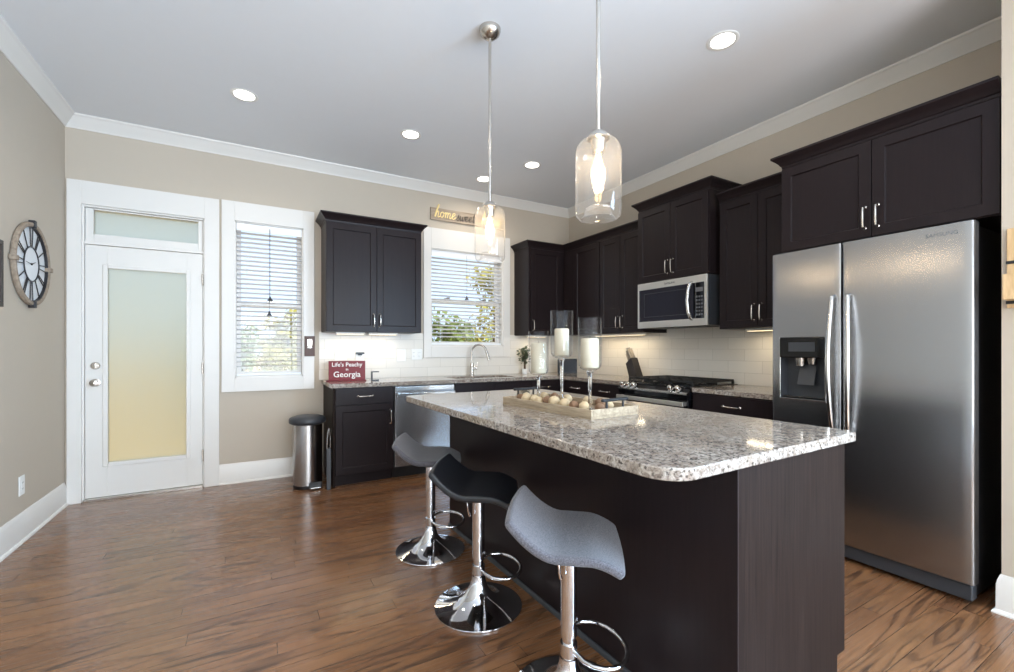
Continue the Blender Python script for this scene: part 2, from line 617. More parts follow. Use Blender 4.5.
def round_rect(x0, y0, x1, y1, r, n=6):
    """r: one radius or four (x0y0, x1y0, x1y1, x0y1)"""
    if isinstance(r, (int, float)):
        r = (r,) * 4
    P = math.pi
    return (arc((x0 + r[0], y0 + r[0]), r[0], P, 1.5 * P, n) + arc((x1 - r[1], y0 + r[1]), r[1], 1.5 * P, 2 * P, n)
            + arc((x1 - r[2], y1 - r[2]), r[2], 0, 0.5 * P, n) + arc((x0 + r[3], y1 - r[3]), r[3], 0.5 * P, P, n))
def text_mesh(body, size, extrude=0.001, shear=0.0, bold=0.0, align='CENTER'):
    """flat lettering in the XZ plane facing -Y, as plain vertices and faces"""
    cu = bpy.data.curves.new('lettering', 'FONT')
    cu.body = body
    cu.size = size
    cu.extrude = extrude
    cu.shear = shear
    cu.offset = bold
    cu.align_x = align
    cu.align_y = 'CENTER'
    cu.resolution_u = 3
    ob = bpy.data.objects.new('lettering', cu)
    C.objects.link(ob)
    dg = bpy.context.evaluated_depsgraph_get()
    me = bpy.data.meshes.new_from_object(ob.evaluated_get(dg))
    vs = [(v.co.x, -v.co.z, v.co.y) for v in me.vertices]
    fs = [tuple(p.vertices) for p in me.polygons]
    bpy.data.objects.remove(ob, do_unlink=True)
    bpy.data.curves.remove(cu)
    bpy.data.meshes.remove(me)
    return vs, fs

# ------------------------------------------------------------------ room shell
WT = 0.15
struct(MB().box(XL - WT, YR - WT, -0.1, XR + WT, YB + WT, 0), 'floor', 'floor', smooth=0)
struct(MB().box(XL - WT, YR - WT, ZH, XR + WT, YB + WT, ZH + 0.12), 'ceiling', 'ceiling', smooth=0)
struct(MB().box(XL - WT, YR - WT, 0, XL, YB + WT, ZH), 'wall_left', 'wall', smooth=0)
D0, D1, DZ = -1.19, -0.375, 2.372
W1 = (-0.155, 0.42, 0.95, 2.39)
W2 = (1.715, 2.645, 1.245, 2.35)
mb = MB()
y0, y1 = YB, YB + WT
mb.box(XL, y0, 0, D0, y1, ZH).box(D0, y0, DZ, D1, y1, ZH).box(D1, y0, 0, W1[0], y1, ZH)
mb.box(W1[0], y0, 0, W1[1], y1, W1[2]).box(W1[0], y0, W1[3], W1[1], y1, ZH).box(W1[1], y0, 0, W2[0], y1, ZH)
mb.box(W2[0], y0, 0, W2[1], y1, W2[2]).box(W2[0], y0, W2[3], W2[1], y1, ZH).box(W2[1], y0, 0, XR + WT, y1, ZH)
struct(mb, 'wall_back', 'wall', smooth=0)
struct(MB().box(XR, YS, 0, XR + WT, YB, ZH), 'wall_right', 'wall', smooth=0)
W4 = (-3.35, -0.65, 0.5, 2.5)
mb = MB().box(XS, YR, 0, XS + WT, W4[0], ZH).box(XS, W4[0], 0, XS + WT, W4[1], W4[2]).box(XS, W4[0], W4[3], XS + WT, W4[1], ZH).box(XS, W4[1], 0, XR + WT, YS, ZH)
struct(mb, 'wall_right_return', 'wall', smooth=0)
W3 = (-0.8, 2.6, 0.15, 2.55)
mb = MB()
mb.box(XL, YR - WT, 0, W3[0], YR, ZH).box(W3[1], YR - WT, 0, XS, YR, ZH)
mb.box(W3[0], YR - WT, 0, W3[1], YR, W3[2]).box(W3[0], YR - WT, W3[3], W3[1], YR, ZH)
struct(mb, 'wall_rear', 'wall', smooth=0)

# crown moulding and baseboards
cr = [(0, ZH - 0.098), (0.008, ZH - 0.098), (0.012, ZH - 0.088), (0.016, ZH - 0.082), (0.026, ZH - 0.068), (0.042, ZH - 0.048),
      (0.056, ZH - 0.030), (0.062, ZH - 0.022), (0.066, ZH - 0.018), (0.074, ZH - 0.012), (0.078, ZH - 0.001), (0, ZH - 0.001)]
struct(MB().sweep([(XL, YR), (XL, YB), (XR, YB), (XR, YS)], cr), 'trim_1', 'trim', smooth=0)
bp = [(0, 0.0), (0.028, 0.0), (0.028, 0.006), (0.024, 0.014), (0.016, 0.019), (0.015, 0.135), (0.013, 0.142), (0.013, 0.15), (0.008, 0.165), (0.004, 0.178), (0, 0.180)]
struct(MB().sweep([(XL, YR), (XL, YB - 0.021)], bp), 'baseboard_left', 'trim', smooth=25)
struct(MB().sweep([(-0.27, YB), (0.585, YB)], bp), 'baseboard_back', 'trim', smooth=25)
struct(MB().sweep([(XS + 0.03, YS), (XS, YS), (XS, YR)], bp), 'baseboard_right', 'trim', smooth=25)

# ------------------------------------------------------------------ entry door
door = struct_root('door_1', (-0.78, YB, 0))
dl = (-0.78, YB, 0)
def dpart(mb, name, mat, parent=door, **kw):
    mb.v = [(x - dl[0], y - dl[1], z - dl[2]) for x, y, z in mb.v]
    return mb.build(name, mat, parent, **kw)
cas = MB()
cas.box(-1.272, YB - 0.022, 0, D0 + 0.004, YB, 2.555).box(D1 - 0.004, YB - 0.022, 0, -0.270, YB, 2.555).box(D0 + 0.004, YB - 0.022, DZ - 0.002, D1 - 0.004, YB, 2.555)
cas.box(D0, YB, 0, D0 + 0.016, YB + WT, DZ).box(D1 - 0.016, YB, 0, D1, YB + WT, DZ).box(D0 + 0.016, YB, DZ - 0.016, D1 - 0.016, YB + WT, DZ)
cas.box(D0 + 0.016, YB + 0.004, 2.060, D1 - 0.016, YB + WT, 2.084)
dpart(cas, 'door_casing', 'trim', bevel=0.002)
gx0, gx1, gz0, gz1 = -1.035, -0.508, 0.292, 1.878
sx0, sx1, sz1 = D0 + 0.019, D1 - 0.019, 2.056
sl = MB()
ys, yt = YB + 0.012, YB + 0.056
sl.box(sx0, ys, 0.022, gx0, yt, sz1).box(gx1, ys, 0.022, sx1, yt, sz1).box(gx0, ys, 0.022, gx1, yt, gz0).box(gx0, ys, gz1, gx1, yt, sz1)
dpart(sl, 'door_slab', 'trim', bevel=0.0015)
gf = MB()
for a, b in ((ys - 0.010, ys + 0.002),):
    gf.box(gx0 - 0.028, a, gz0 - 0.028, gx0 + 0.004, b, gz1 + 0.028).box(gx1 - 0.004, a, gz0 - 0.028, gx1 + 0.028, b, gz1 + 0.028)
    gf.box(gx0 + 0.004, a, gz0 - 0.028, gx1 - 0.004, b, gz0 + 0.004).box(gx0 + 0.004, a, gz1 - 0.004, gx1 - 0.004, b, gz1 + 0.028)
dpart(gf, 'glass_frame', 'trim', bevel=0.004)
dpart(MB().box(gx0, ys + 0.018, gz0, gx1, ys + 0.024, gz1), 'frosted_pane', 'frosted', smooth=0)
tx0, tx1, tz0, tz1 = -1.122, -0.428, 2.148, 2.342
ts = MB()
ts.box(D0 + 0.018, YB + 0.02, 2.086, tx0, YB + 0.07, DZ - 0.018).box(tx1, YB + 0.02, 2.086, D1 - 0.018, YB + 0.07, DZ - 0.018)
ts.box(tx0, YB + 0.02, 2.086, tx1, YB + 0.07, tz0).box(tx0, YB + 0.02, tz1, tx1, YB + 0.07, DZ - 0.018)
dpart(ts, 'transom_sash', 'trim', bevel=0.003)
dpart(MB().box(tx0, YB + 0.04, tz0, tx1, YB + 0.046, tz1), 'transom_pane', 'frosted', smooth=0)
dpart(MB().box(D0 + 0.016, YB - 0.03, 0, D1 - 0.016, YB + WT, 0.02), 'threshold', 'nickel', bevel=0.002)
turn = lambda cx_, cz: (lambda x, y, z: (cx_ + x, ys - z, cz + y))
kb = MB().lathe([(0.031, 0), (0.031, 0.006), (0.014, 0.010), (0.011, 0.022), (0.018, 0.030), (0.027, 0.038), (0.029, 0.048), (0.025, 0.058), (0.0, 0.063)], n=24, f=turn(-1.108, 0.948))
dpart(kb, 'door_knob', 'nickel')
kb = MB().lathe([(0.030, 0), (0.030, 0.010), (0.026, 0.016), (0.0, 0.018)], n=24, f=turn(-1.108, 1.084)).box(-1.112, ys - 0.034, 1.066, -1.104, ys - 0.014, 1.102)
dpart(kb, 'deadbolt', 'nickel')
for z in (0.28, 1.05, 1.83):
    dpart(MB().lathe([(0.007, -0.05), (0.007, 0.05)], (D1 - 0.017, YB - 0.002, z), n=10), 'hinge', 'nickel')

# ------------------------------------------------------------------ windows with blinds
def window(name, w, casing, meet):
    x0, x1, z0, z1 = w
    org = ((x0 + x1) / 2, YB, z0)
    root = struct_root(name, org)
    def part(mb, nm, mat, **kw):
        mb.v = [(x - org[0], y - org[1], z - org[2]) for x, y, z in mb.v]
        return mb.build(nm, mat, root, **kw)
    a0, a1, b0, b1 = casing
    c = MB()
    c.box(a0, YB - 0.02, b0, x0 + 0.004, YB, b1).box(x1 - 0.004, YB - 0.02, b0, a1, YB, b1)
    c.box(x0 + 0.004, YB - 0.02, z1 - 0.004, x1 - 0.004, YB, b1).box(x0 + 0.004, YB - 0.02, b0, x1 - 0.004, YB, z0 + 0.004)
    part(c, 'window_casing', 'trim', bevel=0.002)
    j = MB()
    j.box(x0, YB, z0, x0 + 0.014, YB + WT, z1).box(x1 - 0.014, YB, z0, x1, YB + WT, z1).box(x0, YB, z1 - 0.014, x1, YB + WT, z1).box(x0, YB, z0, x1, YB + WT, z0 + 0.02)
    part(j, 'window_jamb', 'trim', bevel=0.001)
    for nm, s0, s1, yy in (('lower_sash', z0 + 0.02, meet + 0.018, YB + 0.082), ('upper_sash', meet - 0.018, z1 - 0.014, YB + 0.114)):
        f = MB()
        xa, xb = x0 + 0.014, x1 - 0.014
        f.box(xa, yy, s0, xa + 0.038, yy + 0.03, s1).box(xb - 0.038, yy, s0, xb, yy + 0.03, s1)
        f.box(xa + 0.038, yy, s0, xb - 0.038, yy + 0.03, s0 + 0.038).box(xa + 0.038, yy, s1 - 0.036, xb - 0.038, yy + 0.03, s1)
        part(f, 'window_sash', 'trim', bevel=0.002)
        part(MB().box(xa + 0.038, yy + 0.013, s0 + 0.038, xb - 0.038, yy + 0.017, s1 - 0.036), 'window_pane', 'pane', smooth=0)
    lk = MB()
    for q in ((0.5,) if x1 - x0 < 0.8 else (0.25, 0.75)):
        xm = x0 + (x1 - x0) * q
        lk.box(xm - 0.03, YB + 0.068, meet + 0.018, xm + 0.03, YB + 0.112, meet + 0.028).box(xm - 0.01, YB + 0.064, meet + 0.028, xm + 0.035, YB + 0.080, meet + 0.036)
    part(lk, 'sash_lock', 'nickel', bevel=0.002)
    return root
window('window_1', W1, (-0.252, 0.515, 0.83, 2.56), 1.645)
window('window_2', W2, (1.632, 2.735, 1.122, 2.575), 1.78)
w3 = struct_root('window_3', (0.9, YR, W3[2]))
f = MB()
for k in range(5):
    xx = W3[0] + (W3[1] - W3[0] - 0.06) * k / 4
    f.box(xx, YR - 0.1, W3[2], xx + 0.06, YR - 0.04, W3[3])
f.box(W3[0], YR - 0.1, W3[2], W3[1], YR - 0.04, W3[2] + 0.06).box(W3[0], YR - 0.1, W3[3] - 0.06, W3[1], YR - 0.04, W3[3])
f.v = [(x - 0.9, y - YR, z - W3[2]) for x, y, z in f.v]
f.build('window_frame', 'trim', w3)
w4 = struct_root('added_window_4', (XS, -2.0, W4[2]))  # unseen window, added as an opening for the blue side fill
f = MB()
for k in range(4):
    yy = W4[0] + (W4[1] - W4[0] - 0.06) * k / 3
    f.box(XS + 0.05, yy, W4[2], XS + 0.11, yy + 0.06, W4[3])
f.box(XS + 0.05, W4[0], W4[2], XS + 0.11, W4[1], W4[2] + 0.06).box(XS + 0.05, W4[0], W4[3] - 0.06, XS + 0.11, W4[1], W4[3])
f.v = [(x - XS, y + 2.0, z - W4[2]) for x, y, z in f.v]
f.build('window_frame', 'trim', w4)

def blind(w, drop, label, cords):
    x0, x1, z0, z1 = w
    org = ((x0 + x1) / 2, YB + 0.04, z1 - 0.016)
    root = thing('window_blind', label, 'window blind', org)
    W = (x1 - x0) / 2 - 0.018
    MB().box(-W, -0.030, -0.052, W, 0.030, 0).build('headrail', 'slat', root, bevel=0.003)
    MB().box(-W - 0.002, -0.038, -0.070, W + 0.002, -0.031, 0.0).build('valance', 'slat', root, bevel=0.003)
    H = org[2] - drop
    s = MB()
    n = int((H - 0.10) / 0.0425)
    tilt = R(9)
    for i in range(n):
        z = -0.085 - i * 0.0425
        dy, dz = 0.025 * math.cos(tilt), 0.025 * math.sin(tilt)
        s.add([(-W, -dy, z + dz), (W, -dy, z + dz), (W, dy, z - dz), (-W, dy, z - dz),
               (-W, -dy, z + dz + 0.004), (W, -dy, z + dz + 0.004), (W, dy, z - dz + 0.004), (-W, dy, z - dz + 0.004)],
              [(0, 3, 2, 1), (4, 5, 6, 7), (0, 1, 5, 4), (1, 2, 6, 5), (2, 3, 7, 6), (3, 0, 4, 7)])
    s.build('slats', 'blind_slat', root, smooth=0)
    MB().box(-W, -0.026, -H, W, 0.026, -H + 0.018).build('bottom_rail', 'slat', root, bevel=0.002)
    lad = MB()
    for q in (-0.72, 0, 0.72):
        for yy in (-0.0275, 0.0275):
            lad.box(W * q - 0.001, yy - 0.0008, -H + 0.01, W * q + 0.001, yy + 0.0008, -0.05)
    lad.build('ladder_cord', 'white', root, smooth=0)
    for cx_, ln in cords:
        cd = MB().tube([(cx_, -0.044, -0.03), (cx_, -0.044, -ln)], 0.0013, 6).build('pull_cord', 'dark_grey', root)
        MB().lathe([(0.0, 0.0), (0.006, -0.002), (0.009, -0.02), (0.024, -0.036), (0.024, -0.042), (0.0, -0.043)], (cx_, -0.044, -ln), 14).build('tassel', 'dark_grey', cd)
    return root
blind(W1, W1[2] + 0.022, 'white slatted blind in the window beside the glazed door', [(0.0, 0.66), (-0.006, 0.80)])
blind(W2, W2[2] + 0.022, 'white slatted blind in the window above the sink', [(-0.02, 0.50)])

# ------------------------------------------------------------------ backsplash
mb = MB()
ty = YB - 0.008
mb.box(0.56, ty, ZC, 1.630, YB, 1.39).box(1.630, ty, ZC, 2.737, YB, 1.121).box(2.737, ty, ZC, XR, YB, 1.39)
struct(mb, 'wall_splash_back', 'tile_back', smooth=0)
struct(MB().box(XR - 0.008, 1.66, ZC, XR, YB - 0.009, 1.42), 'wall_splash_right', 'tile_right', smooth=0)

# ------------------------------------------------------------------ cabinets: local x to the right, y into the wall, z up
def pull_path(a, b, out):
    """arched bar pull from a to b standing `out` off the face"""
    a, b, o = Vector(a), Vector(b), Vector(out)
    d = (b - a)
    return [a, a + o * 0.55 + d * 0.005, a + o * 0.9 + d * 0.05, a + o + d * 0.16, a + o * 1.06 + d * 0.5,
            b + o - d * 0.16, b + o * 0.9 - d * 0.05, b + o * 0.55 - d * 0.005, b]
def pull(parent, a, b, y=-0.021):
    m = MB()
    A, B = (a[0], y, a[1]), (b[0], y, b[1])
    m.tube(pull_path(A, B, (0, -0.030, 0)), [0.0065, 0.005, 0.005, 0.0055, 0.0065, 0.0055, 0.005, 0.005, 0.0065], 10)
    for q in (a, b):
        m.lathe([(0.009, 0), (0.009, 0.003), (0.006, 0.006)], n=12, f=lambda x, yy, z, q=q: (q[0] + x, y - z + 0.001, q[1] + yy))
    return m.build('handle', 'nickel', parent)
def shaker(parent, x0, x1, z0, z1, fw=0.058, name='door', y=0.0, flat=False, mat='espresso'):
    t_, dp, iv = 0.020, 0.008, 0.004
    ring = lambda a0, a1, b0, b1, yy: [(a0, yy, b0), (a1, yy, b0), (a1, yy, b1), (a0, yy, b1)]
    m = MB()
    if flat:
        rings = [ring(x0, x1, z0, z1, y - 0.001), ring(x0, x1, z0, z1, y - t_)]
    else:
        rings = [ring(x0, x1, z0, z1, y - 0.001), ring(x0, x1, z0, z1, y - t_), ring(x0 + fw, x1 - fw, z0 + fw, z1 - fw, y - t_),
                 ring(x0 + fw + iv, x1 - fw - iv, z0 + fw + iv, z1 - fw - iv, y - t_ + dp)]
    vs = [p for r_ in rings for p in r_]
    fs = [(3, 2, 1, 0)]
    for k in range(len(rings) - 1):
        for i in range(4):
            fs.append((k * 4 + i, k * 4 + (i + 1) % 4, k * 4 + 4 + (i + 1) % 4, k * 4 + 4 + i))
    k = (len(rings) - 1) * 4
    fs.append((k, k + 1, k + 2, k + 3))
    m.add(vs, fs)
    return m.build(name, mat, parent, bevel=0.0018, smooth=0)
def crown(parent, path, z, skew0=0.0, skew1=0.0):
    prof = [(0.0, 0.0), (0.004, 0.0), (0.006, 0.016), (0.012, 0.020), (0.018, 0.032), (0.032, 0.048), (0.042, 0.056), (0.045, 0.060), (0.053, 0.066), (0.053, 0.080), (-0.006, 0.080), (-0.006, 0.0)]
    return MB().sweep(path, [(o, z + h) for o, h in prof], skew0, skew1).build('crown_molding', 'espresso', parent, smooth=20)
RB, RR = 0.0, R(-90)
def upper(label, loc, rz, W, D, H, doors, crown_path=None, skews=(0, 0), top_rail=0.0, filler=None):
    root = thing('wall_cabinet', label, 'cabinet', loc, rz)
    MB().box(0, 0, 0, W, D, H).build('carcass', 'espresso', root, bevel=0.001, smooth=0)
    for x0, x1, hx in doors:
        d = shaker(root, x0 + 0.002, x1 - 0.002, 0.004, H - 0.012 - top_rail)
        if hx:
            hh = x0 + 0.030 if hx == 'L' else x1 - 0.030
            pull(d, (hh, 0.055), (hh, 0.175))
    if filler:
        MB().box(filler[0], -0.019, 0, filler[1], 0.0, H - 0.012).build('filler_strip', 'espresso', root, bevel=0.001, smooth=0)
    crown(root, crown_path if crown_path else [(0, D), (0, 0), (W, 0), (W, D)], H - 0.004, *skews)
    return root
ZU = 1.382
HU = 2.412 - ZU
DU = 0.328
yb = YB - 0.002
xr = XR - 0.002
cabA = upper('dark wall cabinet over the red sign between the two windows', (0.580, yb - DU, ZU), RB, 0.914, DU, HU, [(0, 0.462, 'R'), (0.462, 0.914, 'L')])
wC = xr - DU - 2.806
cabC = upper('dark wall cabinet in the corner facing the island, right of the sink window', (2.806, yb - DU, ZU), RB, wC, DU, HU, [(0.02, 0.46, 'L')],
             crown_path=[(0, DU), (0, 0), (wC, 0)], skews=(0, -1))
# along the right wall the local x runs towards the camera
yD = yb - DU
wD = yD - 3.112
cabD = upper('long dark wall cabinet with three doors, left of the microwave', (xr - DU, yD, ZU), RR, wD, DU, HU,
             [(0.215, yD - 3.745, None), (yD - 3.735, yD - 3.425, 'R'), (yD - 3.42, yD - 3.114, 'L')],
             crown_path=[(0, 0), (wD, 0)], skews=(1, 0), filler=(0.022, 0.212))
DE = 0.398
cabE = upper('tall-set deeper dark cabinet above the microwave', (xr - DE, 3.108, 1.845), RR, 0.768, DE, 2.545 - 1.845, [(0, 0.384, 'R'), (0.384, 0.768, 'L')])
cabF = upper('narrow two-door dark wall cabinet between microwave and fridge', (xr - DU, 2.300, ZU), RR, 0.642, DU, HU, [(0.012, 0.330, 'R'), (0.330, 0.642, 'L')],
             crown_path=[(0, 0), (0.640, 0)])
DG = 0.610
cabG = upper('wide dark cabinet above the fridge', (xr - DG, 1.645, 1.852), RR, 0.990, DG, 2.412 - 1.852, [(0, 0.492, 'R'), (0.492, 0.990, 'L')],
             crown_path=[(0, DG), (0, 0), (0.990, 0)])

def base_cab(label, loc, rz, W, D, fronts, left_panel=False, open_top=False):
    root = thing('base_cabinet', label, 'cabinet', loc, rz)
    H = ZC - 0.037
    if open_top:
        MB().box(0, 0, 0.10, 0.018, D, H).box(W - 0.018, 0, 0.10, W, D, H).box(0.018, 0, 0.10, W - 0.018, 0.018, H).box(0.018, D - 0.012, 0.10, W - 0.018, D, H).box(0.018, 0.018, 0.10, W - 0.018, D - 0.012, 0.118).build('carcass', 'espresso', root, smooth=0)
    else:
        MB().box(0, 0, 0.10, W, D, H).build('carcass', 'espresso', root, bevel=0.001, smooth=0)
    MB().box(0.0, 0.055, 0.0, W, D, 0.099).build('toe_kick', 'espresso', root, smooth=0)
    if left_panel:
        MB().box(-0.018, 0.0, 0.0, 0.0, D, H).build('end_panel', 'espresso_panel', root, bevel=0.001, smooth=0)
    for kind, x0, x1, z0, z1, h in fronts:
        d = shaker(root, x0 + 0.002, x1 - 0.002, z0, z1, name='drawer' if kind == 'drawer' else 'door', flat=(kind == 'drawer'))
        if kind == 'drawer' and h:
            xm = (x0 + x1) / 2
            pull(d, (xm - 0.065, (z0 + z1) / 2), (xm + 0.065, (z0 + z1) / 2))
        elif h:
            hx = x0 + 0.03 if h == 'L' else x1 - 0.03
            pull(d, (hx, z1 - 0.185), (hx, z1 - 0.06))
    return root
DB = 0.608
zt0, zt1, zd0, zd1 = 0.722, 0.868, 0.108, 0.716
base_cab('dark base cabinet with one drawer and door, beside the trash can', (0.618, yb - DB, 0), RB, 0.512, DB,
         [('drawer', 0.0, 0.512, zt0, zt1, True), ('door', 0.0, 0.512, zd0, zd1, 'R')], left_panel=True)
base_cab('dark sink base cabinet right of the dishwasher', (1.748, yb - DB, 0), RB, 0.90, DB,
         [('drawer', 0.0, 0.45, zt0, zt1, False), ('drawer', 0.45, 0.90, zt0, zt1, False), ('door', 0.0, 0.45, zd0, zd1, 'R'), ('door', 0.45, 0.90, zd0, zd1, 'L')], open_top=True)
base_cab('dark corner base cabinet right of the sink', (2.650, yb - DB, 0), RB, xr - 2.650, DB,
         [('drawer', 0.0, 0.37, zt0, zt1, True), ('door', 0.0, 0.37, zd0, zd1, 'L')])
base_cab('dark base cabinet with two drawers, left of the range under the knife block', (xr - DB, yb - DB - 0.03, 0), RR, yb - DB - 0.03 - 3.106, DB,
         [('drawer', 0.06, 0.52, zt0, zt1, True), ('drawer', 0.52, yb - DB - 0.03 - 3.106, zt0, zt1, True), ('door', 0.06, 0.52, zd0, zd1, 'R'), ('door', 0.52, yb - DB - 0.03 - 3.106, zd0, zd1, 'L')])
base_cab('dark base cabinet with a wide drawer, between range and fridge', (xr - DB, 2.330, 0), RR, 0.665, DB,
         [('drawer', 0.0, 0.665, zt0, zt1, True), ('door', 0.0, 0.332, zd0, zd1, 'R'), ('door', 0.332, 0.665, zd0, zd1, 'L')])

# countertops
ct0, ct1 = ZC - 0.036, ZC
SK = (1.80, 2.52, 4.20, 4.56)     # sink cut-out
mb = MB()
cb = YB - 0.009
mb.box(0.582, 4.10, ct0, SK[0], cb, ct1).box(SK[0], 4.10, ct0, SK[1], SK[2], ct1).box(SK[0], SK[3], ct0, SK[1], cb, ct1)
mb.box(SK[1], 4.10, ct0, XR - 0.009, cb, ct1).box(3.02, 3.104, ct0, XR - 0.009, 4.10, ct1)
o = mb.build('countertop', 'granite', smooth=0)
tag(o, 'speckled granite countertop running round the corner past the sink', 'countertop')
o = MB().box(3.02, 1.668, ct0, XR - 0.009, 2.332, ct1).build('countertop', 'granite', bevel=0.004, smooth=0)
tag(o, 'short granite countertop between range and fridge', 'countertop')

# sink and faucet
sk = thing('kitchen_sink', 'stainless undermount sink below the window', 'sink', ((SK[0] + SK[1]) / 2, (SK[2] + SK[3]) / 2, ct0 - 0.2))
hw, hd = (SK[1] - SK[0]) / 2 - 0.002, (SK[3] - SK[2]) / 2 - 0.002
m = MB()
ro, ri = round_rect(-hw, -hd, hw, hd, 0.04), round_rect(-hw + 0.012, -hd + 0.012, hw - 0.012, hd - 0.012, 0.035)
n = len(ro)
rings = [[(x, y, 0.0) for x, y in ro], [(x, y, 0.212) for x, y in ro], [(x, y, 0.212) for x, y in ri], [(x * 0.97, y * 0.95, 0.012) for x, y in ri]]
vs = [p for r_ in rings for p in r_]
fs = [tuple(range(n))]
for k in range(3):
    fs += [(k * n + i, k * n + (i + 1) % n, (k + 1) * n + (i + 1) % n, (k + 1) * n + i) for i in range(n)]
fs.append(tuple(3 * n + i for i in range(n)))
m.add(vs, fs).build('basin', 'steel_soft', sk)
MB().lathe([(0.04, 0.012), (0.04, 0.016), (0.028, 0.016), (0.024, 0.013), (0.0, 0.013)], n=20).build('drain', 'nickel', sk)
fa = thing('kitchen_faucet', 'tall gooseneck nickel faucet behind the sink', 'faucet', (2.175, 4.625, ZC))
MB().lathe([(0.028, 0), (0.028, 0.006), (0.020, 0.012), (0.018, 0.10), (0.022, 0.105), (0.022, 0.14), (0.014, 0.15), (0.0, 0.15)], n=20).build('faucet_body', 'nickel', fa)
sp = [(0, 0, 0.14), (0, 0, 0.27)]
for k in range(1, 10):
    a = math.pi * k / 9 * 0.94
    sp.append((0.085 * (1 - math.cos(a)) * 0.75, -0.085 * (1 - math.cos(a)) * 0.66, 0.27 + 0.085 * math.sin(a)))
ex = sp[-1]
MB().tube(sp, 0.011, 12).build('spout', 'nickel', fa)
MB().tube([ex, (ex[0] + 0.012, ex[1] - 0.010, ex[2] - 0.04), (ex[0] + 0.026, ex[1] - 0.022, ex[2] - 0.105)], [0.013, 0.015, 0.017], 12).build('spray_head', 'nickel', fa)
MB().tube([(0.016, 0, 0.085), (0.06, -0.01, 0.085)], 0.016, 12).tube([(0.055, -0.01, 0.090), (0.066, -0.012, 0.150)], 0.005, 8).build('lever', 'nickel', fa)

# ------------------------------------------------------------------ dishwasher
dw = thing('dishwasher', 'stainless dishwasher set under the counter by the sink', 'dishwasher', (1.138, yb - 0.60, 0))
W = 0.604
MB().box(0, 0, 0.10, W, 0.58, 0.870).build('body', 'dark_grey', dw, smooth=0)
dd = MB().box(0.003, -0.030, 0.115, W - 0.003, 0.0, 0.866).build('door', 'steel', dw, bevel=0.004, smooth=0)
MB().box(0.01, -0.0335, 0.825, W - 0.01, -0.0305, 0.862).build('control_panel', 'steel_soft', dd, bevel=0.001, smooth=0)
MB().tube([(0.03, -0.030, 0.790), (0.03, -0.068, 0.790)], 0.008, 8).tube([(W - 0.03, -0.030, 0.790), (W - 0.03, -0.068, 0.790)], 0.008, 8).box(0.012, -0.082, 0.772, W - 0.012, -0.066, 0.806).build('handle', 'steel_soft', dd, bevel=0.004)
MB().box(0, 0.05, 0.0, W, 0.55, 0.099).build('toe_kick', 'black_plastic', dw, smooth=0)

# ------------------------------------------------------------------ gas range (local x towards the camera)
rg = thing('gas_range', 'stainless gas range with black grates below the microwave', 'range', (3.030, 3.098, 0), RR)
W, D = 0.760, 0.602
MB().box(0, 0.02, 0.06, W, D, 0.898).build('body', 'dark_grey', rg, smooth=0)
ck = MB().box(0, -0.018, 0.898, W, D, 0.916).build('cooktop', 'black_gloss', rg, bevel=0.004, smooth=0)
MB().box(0.02, 0.055, 0.9165, W - 0.02, D - 0.02, 0.920).build('burner_tray', 'black_gloss', rg, smooth=0)
m = MB()
m.prism([(-0.05, 0.816), (0.02, 0.816), (0.02, 0.8975), (-0.018, 0.8975), (-0.05, 0.862)], 0, W, lambda x, y, z: (z, x, y))
m.build('control_panel', 'black_gloss', rg, smooth=0)
m = MB().prism([(-0.056, 0.852), (-0.050, 0.866), (-0.052, 0.872), (-0.064, 0.862), (-0.064, 0.852)], 0, W, lambda x, y, z: (z, x, y))
m.build('front_trim', 'steel_soft', rg, smooth=0)
for k, xk in enumerate((0.045, 0.115, 0.185, 0.590, 0.665)):
    ax = Vector((0, -0.72, 0.69)).normalized()
    bx = Vector((1, 0, 0)); cx_ = ax.cross(bx)
    c0 = Vector((xk, -0.040, 0.886))
    F = lambda x, y, z, c0=c0: tuple(c0 + bx * x + cx_ * y + ax * z)
    kn = MB().lathe([(0.026, 0), (0.026, 0.006), (0.020, 0.008), (0.018, 0.034), (0.015, 0.038), (0, 0.038)], n=20, f=F).build('knob', 'steel_soft', rg)
for gx in (0.03, 0.27, 0.51):
    g = MB()
    xa, xb, ya, yb_ = gx, gx + 0.22, 0.06, 0.575
    for (p, q) in (((xa, ya), (xb, ya)), ((xb, ya), (xb, yb_)), ((xb, yb_), (xa, yb_)), ((xa, yb_), (xa, ya)), ((xa, (ya + yb_) / 2), (xb, (ya + yb_) / 2)),
                   (((xa + xb) / 2, ya), ((xa + xb) / 2, yb_)), ((xa, ya + 0.13), (xb, ya + 0.13)), ((xa, yb_ - 0.13), (xb, yb_ - 0.13))):
        g.box(min(p[0], q[0]) - 0.006, min(p[1], q[1]) - 0.006, 0.938, max(p[0], q[0]) + 0.006, max(p[1], q[1]) + 0.006, 0.956)
    for p in ((xa, ya), (xb, ya), (xa, yb_), (xb, yb_)):
        g.box(p[0] - 0.008, p[1] - 0.008, 0.9205, p[0] + 0.008, p[1] + 0.008, 0.940)
    g.build('grate', 'iron', rg, smooth=0)
    for yy in (0.19, 0.445):
        MB().lathe([(0.045, 0.9205), (0.045, 0.928), (0.034, 0.930), (0.034, 0.936), (0.0, 0.937)], (gx + 0.11, yy, 0), 20).build('burner', 'iron', rg)
od = MB().box(0.004, -0.036, 0.20, W - 0.004, 0.019, 0.812).build('oven_door', 'black_gloss', rg, bevel=0.004, smooth=0)
m = MB().box(0.012, -0.098, 0.762, W - 0.012, -0.080, 0.798)
for xx in (0.03, W - 0.05):
    m.box(xx, -0.081, 0.764, xx + 0.03, -0.037, 0.796)
m.build('handle', 'steel_satin', od, bevel=0.004)
